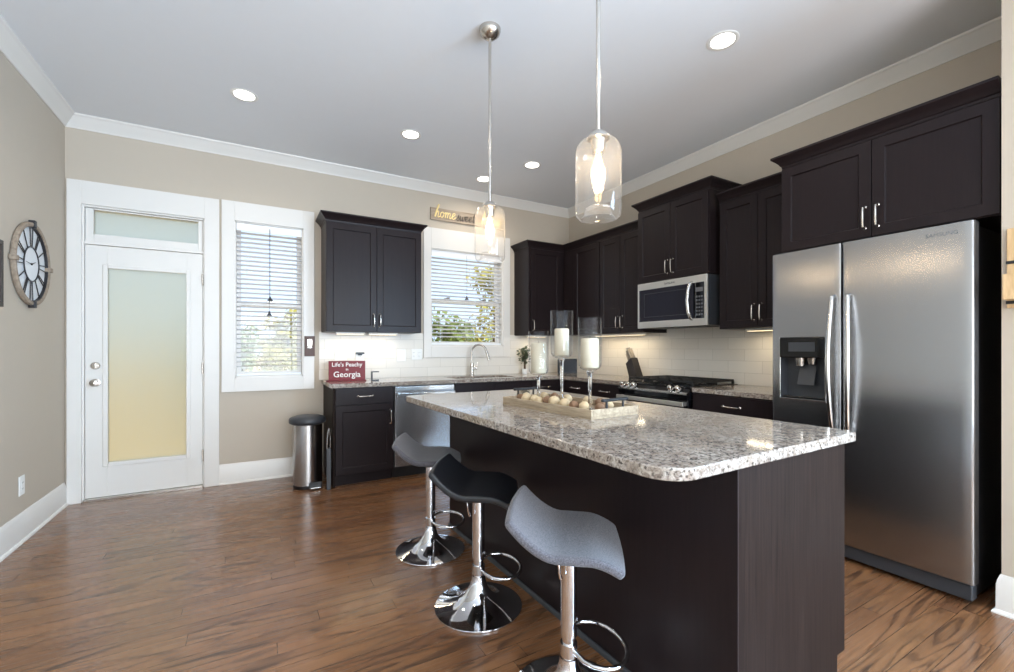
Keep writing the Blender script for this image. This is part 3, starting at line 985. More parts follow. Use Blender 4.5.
m = MB().box(0.004, -0.041, 0.20, 0.05, -0.0365, 0.73).box(W - 0.05, -0.041, 0.20, W - 0.004, -0.0365, 0.73).box(0.05, -0.041, 0.20, W - 0.05, -0.0365, 0.27)
m.build('door_frame', 'steel', od, smooth=0)
MB().box(0.004, -0.034, 0.065, W - 0.004, 0.019, 0.195).build('drawer', 'steel', rg, bevel=0.004, smooth=0)

# ------------------------------------------------------------------ microwave
mw = thing('microwave', 'over-the-range stainless microwave under the deeper cabinet', 'microwave', (3.252, 3.104, 1.416), RR)
W, H, D = 0.760, 0.424, 0.40
MB().box(0, 0.0, 0.004, W, D, H).build('body', 'dark_grey', mw, smooth=0)
m = MB().box(0.0, -0.022, 0.0, W, -0.001, 0.060).box(0, -0.022, H - 0.062, W, -0.001, H).box(0.0, -0.022, 0.060, 0.018, -0.001, H - 0.062).box(W - 0.030, -0.022, 0.060, W, -0.001, H - 0.062)
m.build('steel_face', 'steel_satin', mw, bevel=0.002, smooth=0)
dr = MB().box(0.018, -0.020, 0.060, 0.625, -0.001, H - 0.062).build('door', 'smoked_glass', mw, smooth=0)
m = MB()
a0, a1, b0, b1 = 0.085, 0.560, 0.105, H - 0.105
m.box(a0 - 0.004, -0.0225, b0 - 0.004, a1 + 0.004, -0.0203, b0).box(a0 - 0.004, -0.0225, b1, a1 + 0.004, -0.0203, b1 + 0.004).box(a0 - 0.004, -0.0225, b0, a0, -0.0203, b1).box(a1, -0.0225, b0, a1 + 0.004, -0.0203, b1)
m.build('window_rim', 'dark_grey', dr, smooth=0)
pn = MB().box(0.628, -0.020, 0.060, W - 0.030, -0.001, H - 0.062).build('control_panel', 'black_gloss', mw, smooth=0)
for r_ in range(6):
    for c_ in range(3):
        MB().box(0.652 + c_ * 0.024, -0.0212, 0.085 + r_ * 0.030, 0.668 + c_ * 0.024, -0.0202, 0.100 + r_ * 0.030).build('button', 'letter_grey', pn, smooth=0)
MB().box(0.650, -0.0212, 0.285, 0.718, -0.0202, 0.320).build('display', 'letter_grey', pn, smooth=0)
m = MB().tube([(0.612, -0.020, 0.055), (0.614, -0.046, 0.066), (0.606, -0.062, 0.12), (0.600, -0.068, H / 2), (0.606, -0.062, H - 0.12), (0.614, -0.046, H - 0.066), (0.612, -0.020, H - 0.055)], [0.014, 0.014, 0.014, 0.015, 0.014, 0.014, 0.014], 12)
m.build('handle', 'steel_soft', dr)
vs, fs = text_mesh('SAMSUNG', 0.026, 0.0006)
MB().add([(x + 0.38, y - 0.0228, z + H - 0.031) for x, y, z in vs], fs).build('brand_lettering', 'letter_grey', mw, smooth=0)
m = MB()
for k in range(9):
    m.box(0.08 + k * 0.068, 0.03, -0.004, 0.13 + k * 0.068, 0.25, 0.0035)
m.build('bottom_vent', 'black_plastic', mw, smooth=0)

# ------------------------------------------------------------------ refrigerator
fr = thing('refrigerator', 'stainless side-by-side refrigerator with water dispenser at the end of the cabinets', 'refrigerator', (2.998, 1.655, 0), RR)
W, H, D = 0.936, 1.828, 0.62
MB().box(0.008, 0.0, 0.04, W - 0.008, D, H - 0.012).build('body', 'black_plastic', fr, bevel=0.004, smooth=0)
def fridge_door(x0, x1, cut=None):
    """gently bowed front, flat sides"""
    m = MB()
    z0, z1 = 0.108, H
    N = 14
    def yf(x):
        u = (x - W / 2) / (W / 2)
        e = min(x - x0, x1 - x)
        r_ = 0.012
        k = 0 if e > r_ else r_ - math.sqrt(max(0, r_ * r_ - (r_ - e) ** 2))
        return -0.064 - 0.012 * (1 - u * u) + k
    xs = sorted(set([x0, x0 + 0.003, x0 + 0.007, x0 + 0.012, x1 - 0.012, x1 - 0.007, x1 - 0.003, x1] + [x0 + 0.012 + (x1 - x0 - 0.024) * k / N for k in range(1, N)]
                    + ([cut[0], cut[1]] if cut else [])))
    zs = [z0, z1] if not cut else [z0, cut[2], cut[3], z1]
    vs, fs = [], []
    for z in zs:
        for x in xs:
            vs.append((x, yf(x), z))
    nx = len(xs)
    for j in range(len(zs) - 1):
        for i in range(nx - 1):
            if cut and j == 1 and xs[i] >= cut[0] - 1e-6 and xs[i + 1] <= cut[1] + 1e-6:
                continue
            fs.append((j * nx + i, j * nx + i + 1, (j + 1) * nx + i + 1, (j + 1) * nx + i))
    k = len(vs)
    vs += [(x0, -0.004, z0), (x1, -0.004, z0), (x1, -0.004, z1), (x0, -0.004, z1)]
    top = (len(zs) - 1) * nx
    fs += [(k, k + 3, k + 2, k + 1), tuple([k + 1] + [i for i in range(nx - 1, -1, -1)] + [k]), tuple([k + 3] + [top + i for i in range(nx)] + [k + 2])]
    fs += [tuple([k + 3, k] + [j * nx for j in range(len(zs))]), tuple([k + 1, k + 2] + [j * nx + nx - 1 for j in range(len(zs) - 1, -1, -1)])]
    m.add(vs, fs)
    return m, yf
cut = (0.058, 0.318, 0.910, 1.290)
m, yf = fridge_door(0.0, 0.397, cut)
ld = m.build('freezer_door', 'steel', fr, smooth=30)
m, yf2 = fridge_door(0.403, W)
rd = m.build('fridge_door', 'steel', fr, smooth=30)
MB().box(0.397, -0.04, 0.11, 0.403, 0.0, H).build('door_gap', 'rubber', fr, smooth=0)
# dispenser: recess box with a control panel on top
c0, c1, d0, d1 = cut
m = MB()
ya, yi = -0.0735, -0.008
m.add([(c0, ya, d0), (c1, ya, d0), (c1, ya, d1), (c0, ya, d1), (c0 + 0.012, yi, d0 + 0.012), (c1 - 0.012, yi, d0 + 0.012), (c1 - 0.012, yi, d1), (c0 + 0.012, yi, d1)],
      [(0, 1, 5, 4), (1, 2, 6, 5), (2, 3, 7, 6), (3, 0, 4, 7), (4, 5, 6, 7)])
ds = m.build('dispenser_recess', 'dark_grey', ld, smooth=0)
m = MB()
for a in ((c0 - 0.004, d0 - 0.006, c1 + 0.004, d0 + 0.004), (c0 - 0.004, d0, c0 + 0.004, d1 + 0.004), (c1 - 0.004, d0, c1 + 0.004, d1 + 0.004)):
    m.box(a[0], -0.080, a[1], a[2], -0.070, a[3])
m.build('dispenser_rim', 'steel_soft', ld, bevel=0.002, smooth=0)
pn = MB().box(c0 - 0.002, -0.082, 1.166, c1 + 0.002, -0.010, d1 + 0.004).build('dispenser_panel', 'black_gloss', ld, bevel=0.006, smooth=0)
MB().box(c0 + 0.055, -0.0835, 1.205, c1 - 0.055, -0.0821, 1.262).build('display', 'dark_grey', pn, smooth=0)
m = MB().lathe([(0.030, 0.0), (0.024, -0.05), (0.012, -0.052)], (0.165, -0.045, 1.166), 16).lathe([(0.026, 0.0), (0.020, -0.04), (0.010, -0.042)], (0.232, -0.045, 1.166), 16)
m.build('nozzle', 'nickel', ds)
MB().prism([(-0.020, 1.12), (-0.016, 1.12), (-0.052, 1.00), (-0.056, 1.00)], 0.150, 0.245, lambda x, y, z: (z, x, y)).build('dispenser_lever', 'dark_grey', ds, smooth=0)
MB().box(c0 + 0.016, -0.070, d0 + 0.013, c1 - 0.016, -0.012, d0 + 0.018).build('drip_tray', 'steel_soft', ds, smooth=0)
for nm, hx, dpar, yy in (('handle', 0.352, ld, yf), ('handle', 0.450, rd, yf2)):
    m = MB()
    pts, rad = [], []
    s_ = -1 if hx < 0.4 else 1
    for k in range(15):
        u = k / 14
        zz = 0.760 + 0.760 * u
        bow = math.sin(math.pi * u)
        pts.append((hx - s_ * 0.010 * (1 - bow), yy(hx) - 0.024 - 0.030 * bow ** 0.8, zz))
        rad.append(0.0125)
    pts = [(pts[0][0], yy(hx) + 0.004, 0.756)] + pts + [(pts[-1][0], yy(hx) + 0.004, 1.524)]
    rad = [0.013] + rad + [0.013]
    m.tube(pts, rad, 14)
    m.build(nm, 'steel_soft', dpar, smooth=50)
vs, fs = text_mesh('SAMSUNG', 0.026, 0.0006)
MB().add([(x + 0.823, yf2(x + 0.823) + (-0.0006 if y < 0 else 0.0004), z + 1.783) for x, y, z in vs], fs).build('brand_lettering', 'letter_grey', rd, smooth=0)
MB().box(0.01, -0.045, 0.022, W - 0.01, 0.02, 0.098).build('base_grille', 'dark_grey', fr, bevel=0.008, smooth=0)
m = MB()
for xx in (0.05, W - 0.05):
    for yy in (0.03, D - 0.06):
        m.lathe([(0.02, 0.0), (0.02, 0.041)], (xx, yy, 0), 12)
m.build('feet', 'black_plastic', fr)
m = MB()
for xx in (0.05, W - 0.05):
    m.box(xx - 0.04, -0.05, H - 0.0115, xx + 0.04, 0.05, H + 0.008)
m.build('hinge_cover', 'dark_grey', fr, bevel=0.004, smooth=0)

# ------------------------------------------------------------------ island
IS = thing('kitchen_island', 'dark kitchen island base standing in the middle of the room', 'kitchen island', (1.975, 0.792, 0), R(1.5))
bx0, bx1, by0, by1 = -0.737, -0.058, 0.022, 2.092
ht = ZC - 0.037
MB().box(bx0, by0 + 0.02, 0.0, bx1 - 0.065, by1, 0.10).box(bx0, by0 + 0.02, 0.10, bx1 - 0.02, by1, ht).build('carcass', 'espresso', IS, smooth=0)
# end panel with a toe notch at its far lower corner
m = MB().prism([(bx0, 0.0), (bx1 - 0.060, 0.0), (bx1 - 0.060, 0.10), (bx1 - 0.002, 0.10), (bx1 - 0.002, ht), (bx0, ht)], by0, by0 + 0.019, lambda x, y, z: (x, z, y))
m.build('end_panel', 'espresso_panel', IS, bevel=0.001, smooth=0)
MB().box(bx0 - 0.006, by0 - 0.001, 0.0, bx0 - 0.0005, by1, ht).build('back_panel', 'espresso', IS, bevel=0.001, smooth=0)
MB().sweep([(bx0 - 0.007, by1), (bx0 - 0.007, by0)], [(0.0, 0.0), (0.014, 0.0), (0.013, 0.010), (0.006, 0.019), (0.0, 0.020)]).build('shoe_molding', 'dark_grey', IS)
for k in range(4):
    ya = by0 + 0.03 + k * 0.51
    for d in (shaker(IS, ya, ya + 0.50, 0.108, 0.716), shaker(IS, ya, ya + 0.50, 0.722, 0.868, name='drawer', flat=True)):
        d.rotation_euler = (0, 0, R(90))
        d.location = (bx1 - 0.02, 0, 0)
        if d.name.startswith('drawer'):
            pull(d, (ya + 0.19, 0.795), (ya + 0.31, 0.795))
it = MB().prism(round_rect(-1.061, 0.0, 0.0, 2.12, (0.10, 0.03, 0.03, 0.06), 8), ZC - 0.036, ZC).build('countertop', 'granite', bevel=0.005, smooth=30)
it.location = (1.975, 0.792, 0)
it.rotation_euler = (0, 0, R(1.5))
tag(it, 'large speckled granite island top with a rounded corner', 'countertop')

# ------------------------------------------------------------------ bar stools (local +x is the way the sitter faces)
def seat_mesh(th=0.030):
    N = 22
    def top(u, v):
        # u along the depth (-1 back, 1 front), v across
        x = 0.188 * u
        zb = 0.112 * max(0.0, (-u - 0.18) / 0.82) ** 1.7
        zf = -0.050 * max(0.0, (u - 0.35) / 0.65) ** 1.8
        dish = 0.008 * (v * v)
        return x, 0.203 * v, zb + zf + dish
    def disc(a, b):
        # square to rounded square
        k = 0.11
        return a * math.sqrt(1 - k * b * b), b * math.sqrt(1 - k * a * a)
    m = MB()
    vs = []
    for s_ in (0, 1):
        for i in range(N + 1):
            for j in range(N + 1):
                u, v = disc(-1 + 2 * i / N, -1 + 2 * j / N)
                x, y, z = top(u, v)
                if s_:
                    # underside: offset along the profile normal, edges pinched
                    e = 1e-3
                    x2, _, z2 = top(u + e, v)
                    nx, nz = -(z2 - z), (x2 - x)
                    l = math.hypot(nx, nz)
                    x, z = x - nx / l * th, z - nz / l * th
                vs.append((x, y, z))
    g = (N + 1) * (N + 1)
    fs = []
    at = lambda s_, i, j: s_ * g + i * (N + 1) + j
    for i in range(N):
        for j in range(N):
            fs.append((at(0, i, j), at(0, i + 1, j), at(0, i + 1, j + 1), at(0, i, j + 1)))
            fs.append((at(1, i, j), at(1, i, j + 1), at(1, i + 1, j + 1), at(1, i + 1, j)))
    rim = [(i, 0) for i in range(N)] + [(N, j) for j in range(N)] + [(i, N) for i in range(N, 0, -1)] + [(0, j) for j in range(N, 0, -1)]
    for k in range(len(rim)):
        a, b = rim[k], rim[(k + 1) % len(rim)]
        fs.append((at(0, *a), at(0, *b), at(1, *b), at(1, *a)))
    return m.add(vs, fs)
def stool(label, x, y, deg, mat, ring_deg, lever_deg):
    t = thing('bar_stool', label, 'stool', (x, y, 0), R(deg))
    zs = 0.580
    s = seat_mesh()
    s.v = [(a, b, c + zs) for a, b, c in s.v]
    st = s.build('seat', mat, t, bevel=0.012, smooth=60, seg=3)
    pr = [(0.206, 0.0), (0.208, 0.004), (0.206, 0.010), (0.185, 0.013), (0.140, 0.024), (0.100, 0.040), (0.066, 0.064), (0.044, 0.096), (0.034, 0.130), (0.031, 0.150)]
    MB().lathe(pr, n=56).build('base', 'chrome', t, smooth=50)
    MB().lathe([(0.0235, 0.14), (0.0235, 0.30)], n=24).build('lower_tube', 'chrome', t)
    MB().lathe([(0.029, 0.226), (0.029, 0.530), (0.024, 0.535)], n=28).build('column', 'chrome', t)
    MB().box(-0.085, -0.065, 0.5355, 0.085, 0.065, 0.542).lathe([(0.034, 0.510), (0.034, 0.536)], n=24).build('seat_bracket', 'black_plastic', t, bevel=0.002, smooth=30)
    a = R(ring_deg - deg)
    c_, s_ = math.cos(a), math.sin(a)
    F = lambda u, v, z: (u * c_ - v * s_, u * s_ + v * c_, z)
    zf = 0.178
    pts = [(0.012, -0.026)]
    for k in range(17):
        q = -math.pi * 0.80 + 2 * math.pi * 0.80 * k / 16
        pts.append((0.105 + 0.098 * math.cos(q), 0.130 * math.sin(q)))
    pts.append((0.012, 0.026))
    fr_ = MB().tube([F(u, v, zf) for u, v in pts], 0.0085, 10)
    fr_.lathe([(0.0245, zf - 0.022), (0.030, zf - 0.022), (0.030, zf + 0.022), (0.0245, zf + 0.022)], n=24)
    fr_.build('footrest', 'chrome', t, smooth=50)
    b = R(lever_deg - deg)
    c2, s2 = math.cos(b), math.sin(b)
    G = lambda u, z: (u * c2, u * s2, z)
    MB().tube([G(0.030, 0.525), G(0.055, 0.522), G(0.064, 0.510), G(0.058, 0.462), G(0.050, 0.440)], [0.004, 0.004, 0.004, 0.0045, 0.006], 8).build('lever', 'chrome', t)
    return t
stool('grey fabric bar stool farthest from the viewer, in front of the dishwasher', 0.930, 2.565, -26, 'fabric', -12, 20)
stool('black leather-look bar stool, the middle one of three at the island', 0.926, 1.895, -34, 'leather', -12, 190)
stool('grey fabric bar stool nearest the viewer, at the rounded island corner', 0.955, 1.238, -39, 'fabric', -16, 200)

# ------------------------------------------------------------------ tray with candles and balls on the island
TZ = ZC + 0.0005
tr = thing('serving_tray', 'long whitewashed wooden tray with black handles on the island', 'tray', (1.40, 1.845, TZ), R(5.5))
hx, hy = 0.158, 0.338
m = MB().box(-hx, -hy, 0, hx, hy, 0.010)
m.build('tray_base', 'tray_wood', tr, smooth=0)
for nm, b in (('tray_side', (-hx, -hy, 0.0102, -hx + 0.012, hy, 0.042)), ('tray_side', (hx - 0.012, -hy, 0.0102, hx, hy, 0.042)),
              ('tray_end', (-hx + 0.0125, -hy, 0.0102, hx - 0.0125, -hy + 0.012, 0.042)), ('tray_end', (-hx + 0.0125, hy - 0.012, 0.0102, hx - 0.0125, hy, 0.042))):
    MB().box(*b).build(nm, 'tray_wood', tr, bevel=0.002, smooth=0)
for s_ in (-1, 1):
    yy = s_ * (hy - 0.006)
    m = MB().tube([(-0.075, yy, 0.078), (0.075, yy, 0.078)], 0.0075, 10)
    for xx in (-0.055, 0.055):
        m.tube([(xx, yy, 0.0425), (xx, yy, 0.078)], 0.0055, 8)
    for xx in (-0.078, 0.078):
        m.lathe([(0.0, -0.008), (0.008, -0.006), (0.010, 0.0), (0.008, 0.006), (0, 0.008)], (xx, yy, 0.078), 10)
    m.build('handle', 'iron', tr)
bpy.context.view_layer.update()
TM = Matrix.Translation((1.40, 1.845, TZ)) @ Matrix.Rotation(R(5.5), 4, 'Z')
def hurricane(label, clabel, y, zb, zt, rg, ch, cr_):
    p = TM @ Vector((-0.010, y, 0.0105))
    t = thing('candle_holder', label, 'candle holder', p)
    zb, zt = zb - p.z, zt - p.z
    MB().lathe([(0.046, 0.0), (0.047, 0.003), (0.040, 0.006), (0.014, 0.012), (0.0, 0.012)], n=32).build('foot', 'solid_glass', t, smooth=50)
    MB().lathe([(0.011, 0.0125), (0.008, 0.03), (0.0075, (zb) * 0.5), (0.009, zb * 0.75), (0.011, zb - 0.026), (0.018, zb - 0.012), (0.012, zb - 0.006), (0, zb - 0.006)], n=20).build('stem', 'solid_glass', t, smooth=60)
    pr = [(0.0, zb - 0.005), (0.030, zb - 0.004), (rg * 0.80, zb + 0.003), (rg * 0.96, zb + 0.016), (rg, zb + 0.032), (rg, zt - 0.002), (rg - 0.0015, zt),
          (rg - 0.003, zt - 0.002), (rg - 0.003, zb + 0.033), (rg * 0.93, zb + 0.018), (rg * 0.78, zb + 0.006), (0.0, zb + 0.002)]
    MB().lathe(pr, n=44).build('glass_cylinder', 'glass', t, smooth=50)
    c = thing('pillar_candle', clabel, 'candle', (p.x, p.y, p.z + zb + 0.0065))
    MB().lathe([(0.0, 0.0), (cr_ - 0.003, 0.0), (cr_, 0.003), (cr_, ch - 0.006), (cr_ - 0.004, ch), (cr_ * 0.7, ch - 0.002), (0.010, ch - 0.006), (0.0, ch - 0.006)], n=36).build('wax', 'candle', c, smooth=50)
    MB().tube([(0, 0, ch - 0.007), (0.001, 0, ch + 0.004), (0.003, 0.001, ch + 0.012)], 0.0013, 6).build('wick', 'black_plastic', c)
hurricane('shortest of three glass candle holders in the tray, nearest the sink', 'cream pillar candle inside the shortest glass holder', 0.205, 1.082, 1.318, 0.056, 0.166, 0.042)
hurricane('tallest of three glass candle holders, in the middle of the tray', 'cream pillar candle inside the tallest glass holder', 0.015, 1.180, 1.420, 0.058, 0.140, 0.038)
hurricane('mid-height glass candle holder in the tray, nearest the range', 'cream pillar candle inside the mid-height glass holder', -0.185, 1.124, 1.372, 0.0565, 0.142, 0.043)

def ball_mesh(r, rough_, seed_):
    m = MB()
    n, k = 20, 12
    vs = []
    for j in range(1, k):
        th = math.pi * j / k
        for i in range(n):
            a = 2 * math.pi * i / n
            d = Vector((math.sin(th) * math.cos(a), math.sin(th) * math.sin(a), math.cos(th)))
            q = 1 + rough_ * mnoise.noise(d * 3.1 + Vector((seed_, 0, 0))) + rough_ * 0.7 * mnoise.noise(d * 8 + Vector((0, seed_, 0)))
            vs.append(d * r * q)
    top, bot = len(vs), len(vs) + 1
    vs += [Vector((0, 0, r)), Vector((0, 0, -r))]
    fs = []
    for j in range(k - 2):
        for i in range(n):
            fs.append((j * n + i, (j + 1) * n + i, (j + 1) * n + (i + 1) % n, j * n + (i + 1) % n))
    for i in range(n):
        fs.append((top, i, (i + 1) % n))
        fs.append((bot, (k - 2) * n + (i + 1) % n, (k - 2) * n + i))
    return m.add(vs, fs)
balls = [('brown', -0.095, 0.275, 0.026), ('cream', -0.045, 0.285, 0.028), ('cream', -0.105, 0.215, 0.027), ('cream', -0.095, 0.150, 0.028), ('cream', -0.110, 0.090, 0.026), ('brown', -0.085, 0.048, 0.029),
         ('cream', -0.100, -0.022, 0.033), ('cream', -0.098, -0.100, 0.030), ('brown', -0.095, -0.165, 0.027), ('cream', -0.085, -0.225, 0.028), ('cream', 0.070, -0.245, 0.027), ('brown', 0.010, -0.262, 0.027),
         ('brown', 0.095, 0.190, 0.027), ('cream', 0.095, 0.080, 0.028), ('cream', 0.090, -0.080, 0.029), ('brown', 0.095, -0.165, 0.028), ('cream', 0.080, 0.265, 0.027), ('brown', -0.040, -0.285, 0.025)]
for k, (kind, bx, by, br_) in enumerate(balls):
    rough_ = 0.20 if kind == 'brown' else 0.12
    br_ *= 0.9
    p = TM @ Vector((bx * 0.93, by * 0.96, 0.011 + br_ * 1.08))
    o = ball_mesh(br_, rough_, k * 1.7).build('decorative_ball', kind + '_ball', smooth=80)
    o.location = p
    if kind == 'cream':
        tag(o, 'smooth cream decorative ball lying in the wooden tray', 'decorative ball', 'cream balls in the tray')
    else:
        tag(o, 'rough brown decorative ball lying in the wooden tray', 'decorative ball', 'brown balls in the tray')

# ------------------------------------------------------------------ lamps
def pendant(label, x, y):
    t = thing('pendant_light', label, 'pendant lamp', (x, y, ZH - 0.0005))
    MB().lathe([(0.062, 0.0), (0.062, -0.012), (0.056, -0.030), (0.034, -0.050), (0.012, -0.058), (0.0, -0.058)], n=32).build('ceiling_canopy', 'nickel', t)
    zt = 2.035 - ZH
    MB().lathe([(0.0085, -0.056), (0.0085, zt + 0.03)], n=14).build('rod', 'nickel', t)
    MB().lathe([(0.0, zt + 0.032), (0.026, zt + 0.028), (0.042, zt + 0.010), (0.044, zt + 0.002), (0.036, zt), (0.030, zt - 0.004), (0.022, zt - 0.050), (0.0, zt - 0.052)], n=28).build('socket_cap', 'nickel', t)
    rr = 0.0875
    zb = 1.725 - ZH
    outer = [(0.037, zt - 0.001), (0.056, zt - 0.004), (0.074, zt - 0.016), (0.084, zt - 0.034), (rr, zt - 0.055), (rr, zb + 0.030), (rr - 0.004, zb + 0.012), (rr - 0.014, zb + 0.002), (0.066, zb + 0.001),
             (0.056, zb + 0.012), (0.050, zb + 0.038), (0.044, zb + 0.046), (0.034, zb + 0.048)]
    MB().lathe(outer, n=44).build('glass_shade', 'shade_glass', t, smooth=50)
    me = t.children[-1]
    # open ends: drop the cap faces the lathe adds, then give the glass a wall
    bm = bmesh.new(); bm.from_mesh(me.data)
    bmesh.ops.delete(bm, geom=[f_ for f_ in bm.faces if len(f_.verts) > 4], context='FACES_ONLY')
    bm.to_mesh(me.data); bm.free()
    so = me.modifiers.new('wall', 'SOLIDIFY'); so.thickness = 0.003; so.offset = -1
    b = MB().lathe([(0.012, zt - 0.052), (0.016, zt - 0.075), (0.026, zt - 0.115), (0.029, zt - 0.140), (0.026, zt - 0.165), (0.014, zt - 0.186), (0.0, zt - 0.192)], n=24).build('bulb', 'shade_glass', t, smooth=60)
    m = MB()
    for k in range(6):
        a = 2 * math.pi * k / 6
        a2 = a + 0.5
        m.tube([(0.006 * math.cos(a), 0.006 * math.sin(a), zt - 0.062), (0.014 * math.cos(a), 0.014 * math.sin(a), zt - 0.110), (0.010 * math.cos(a2), 0.010 * math.sin(a2), zt - 0.170)], 0.0022, 5)
    m.build('filament', 'filament', b)
    light('pendant_glow', 'POINT', (0, 0, zt - 0.125), (0, 0, 0), 4.5, (1.0, 0.80, 0.56), t, shadow_soft_size=0.021)
pendant('clear glass pendant lamp with nickel rod hanging nearer the sink window', 1.178, 2.262)
pendant('clear glass pendant lamp with nickel rod hanging nearest the viewer', 1.160, 1.318)

def can(label, x, y):
    t = thing('recessed_light', label, 'ceiling light', (x, y, ZH - 0.0003))
    MB().lathe([(0.066, -0.001), (0.084, -0.004), (0.090, -0.002), (0.090, 0.0), (0.066, 0.0)], n=36, closed=True).build('trim_ring', 'white', t)
    MB().lathe([(0.0, -0.0022), (0.066, -0.0022), (0.066, -0.0004), (0.0, -0.0004)], n=32).build('lens', 'lens', t, smooth=0)
    light('can_light', 'AREA', (0, 0, -0.012), (0, 0, 0), CAN_W, CAN, t, shape='DISK', size=0.125, spread=R(150))
    return t
can('recessed ceiling light nearest the left wall and door', -0.060, 3.735)
can('recessed ceiling light between the door side and the sink', 1.170, 3.715)
can('recessed ceiling light in the row nearest the range wall', 2.420, 3.730)
can('recessed ceiling light above the sink, farthest back', 2.165, 4.300)
can('recessed ceiling light nearest the refrigerator, at the picture top', 2.430, 1.660)
# unseen lamps added for fill, carrying the grid on behind and beside the camera
for x, y in ((-0.06, 1.66), (-0.06, -0.6), (1.17, -0.6), (2.42, -0.6), (-0.06, -2.6), (1.17, -2.6), (2.42, -2.6)):
    can('added recessed fill light over the unseen living end of the room', x, y)['group'] = 'added fill lights behind the camera'

def strip(label, loc, rz, W):
    t = thing('cabinet_light', label, 'under-cabinet light', loc, rz)
    MB().box(0, 0, -0.018, W, 0.05, 0).build('housing', 'white', t, bevel=0.002, smooth=0)
    MB().box(0.01, 0.006, -0.0195, W - 0.01, 0.044, -0.0183).build('diffuser', 'strip', t, smooth=0)
    light('cabinet_glow', 'AREA', (W / 2, 0.025, -0.022), (0, 0, 0), 0.75 * W / 0.28, (1.0, 0.84, 0.60), t, shape='RECTANGLE', size=W, size_y=0.04)
zl = ZU - 0.0005
strip('lit light bar under the wall cabinet by the red sign, nearer the door', (0.690, YB - 0.20, zl), RB, 0.27)
strip('lit light bar under the wall cabinet by the red sign, nearer the sink', (1.000, YB - 0.20, zl), RB, 0.29)
strip('lit light bar under the corner cabinet right of the sink window', (2.88, YB - 0.20, zl), RB, 0.28)
strip('lit light bar under the three-door cabinet left of the microwave', (XR - 0.20, 4.00, zl), RR, 0.75)
strip('lit light bar under the cabinet beside the fridge', (XR - 0.20, 2.16, zl), RR, 0.36)

# ------------------------------------------------------------------ things on the left wall
ck = thing('wall_clock', 'large round wooden-rimmed open clock with bronze numerals on the left wall', 'clock', (XL + 0.001, 4.085, 1.778), R(90))
# local x runs along the wall, -y comes out of it
ring_ = lambda prof, n=56: MB().lathe(prof, n=n, f=lambda x, y, z: (x, -z, y), closed=True)
ring_([(0.246, 0.004), (0.268, 0.004), (0.273, 0.014), (0.270, 0.028), (0.258, 0.031), (0.246, 0.027)]).build('rim', 'clock_wood', ck, smooth=40)
ring_([(0.241, 0.006), (0.2455, 0.006), (0.2455, 0.022), (0.241, 0.022)]).build('inner_band', 'clock_metal', ck)
ring_([(0.0, 0.002), (0.242, 0.002), (0.242, 0.0055), (0.0, 0.0055)]).build('back_plate', 'clock_face', ck)
ring_([(0.110, 0.012), (0.116, 0.012), (0.116, 0.018), (0.110, 0.018)]).build('centre_ring', 'clock_metal', ck)
ring_([(0.0, 0.006), (0.1095, 0.006), (0.1095, 0.012), (0.0, 0.012)]).build('dial', 'clock_face', ck)
m = MB()
for k in range(12):
    a = math.pi / 2 - k * math.pi / 6
    for q in ((-0.09, 0.09) if k % 3 == 0 else (-0.05, 0.05) if k % 3 == 1 else (0.0,)):
        d0 = Vector((math.cos(a + q), 0, math.sin(a + q)))
        m.tube([d0 * 0.116 + Vector((0, -0.014, 0)), d0 * 0.242 + Vector((0, -0.014, 0))], 0.0032, 6)
m.build('numerals', 'clock_metal', ck)
m = MB()
for a, L, w_ in ((R(176), 0.090, 0.0025), (R(20), 0.062, 0.003)):
    m.tube([(0, -0.016, 0), (L * math.cos(a), -0.016, L * math.sin(a))], [w_, 0.0012], 6)
m.lathe([(0.0, 0.0125), (0.007, 0.0125), (0.007, 0.019), (0, 0.019)], n=14, f=lambda x, y, z: (x, -z, y))
m.build('hands', 'clock_metal', ck)
for k in range(4):
    a = math.pi / 2 * k
    d = Vector((math.cos(a), 0, math.sin(a))); s_ = Vector((-math.sin(a), 0, math.cos(a)))
    m = MB().obox(d * 0.264 + Vector((0, -0.020, 0)), d, (0, 1, 0), s_, 0.024, 0.017, 0.016)
    m.build('bracket', 'clock_metal' if k % 2 else 'clock_wood', ck, bevel=0.004, smooth=0)

pf = thing('picture_frame', 'dark framed picture on the left wall, cut by the picture edge', 'picture', (XL + 0.001, 3.690, 1.465), R(90))
# local x along the wall: 0 is the edge nearest the clock, negative runs to the viewer
m = MB()
Wp, Hp, fw_ = 0.46, 0.385, 0.025
m.box(-Wp, -0.022, 0, 0, -0.0005, fw_).box(-Wp, -0.022, Hp - fw_, 0, -0.0005, Hp).box(-Wp, -0.022, fw_, -Wp + fw_, -0.0005, Hp - fw_).box(-fw_, -0.022, fw_, 0, -0.0005, Hp - fw_)
m.build('frame', 'picture_dark', pf, bevel=0.002, smooth=0)
MB().box(-Wp + fw_, -0.012, fw_, -fw_, -0.004, Hp - fw_).build('print', 'paper', pf, smooth=0)

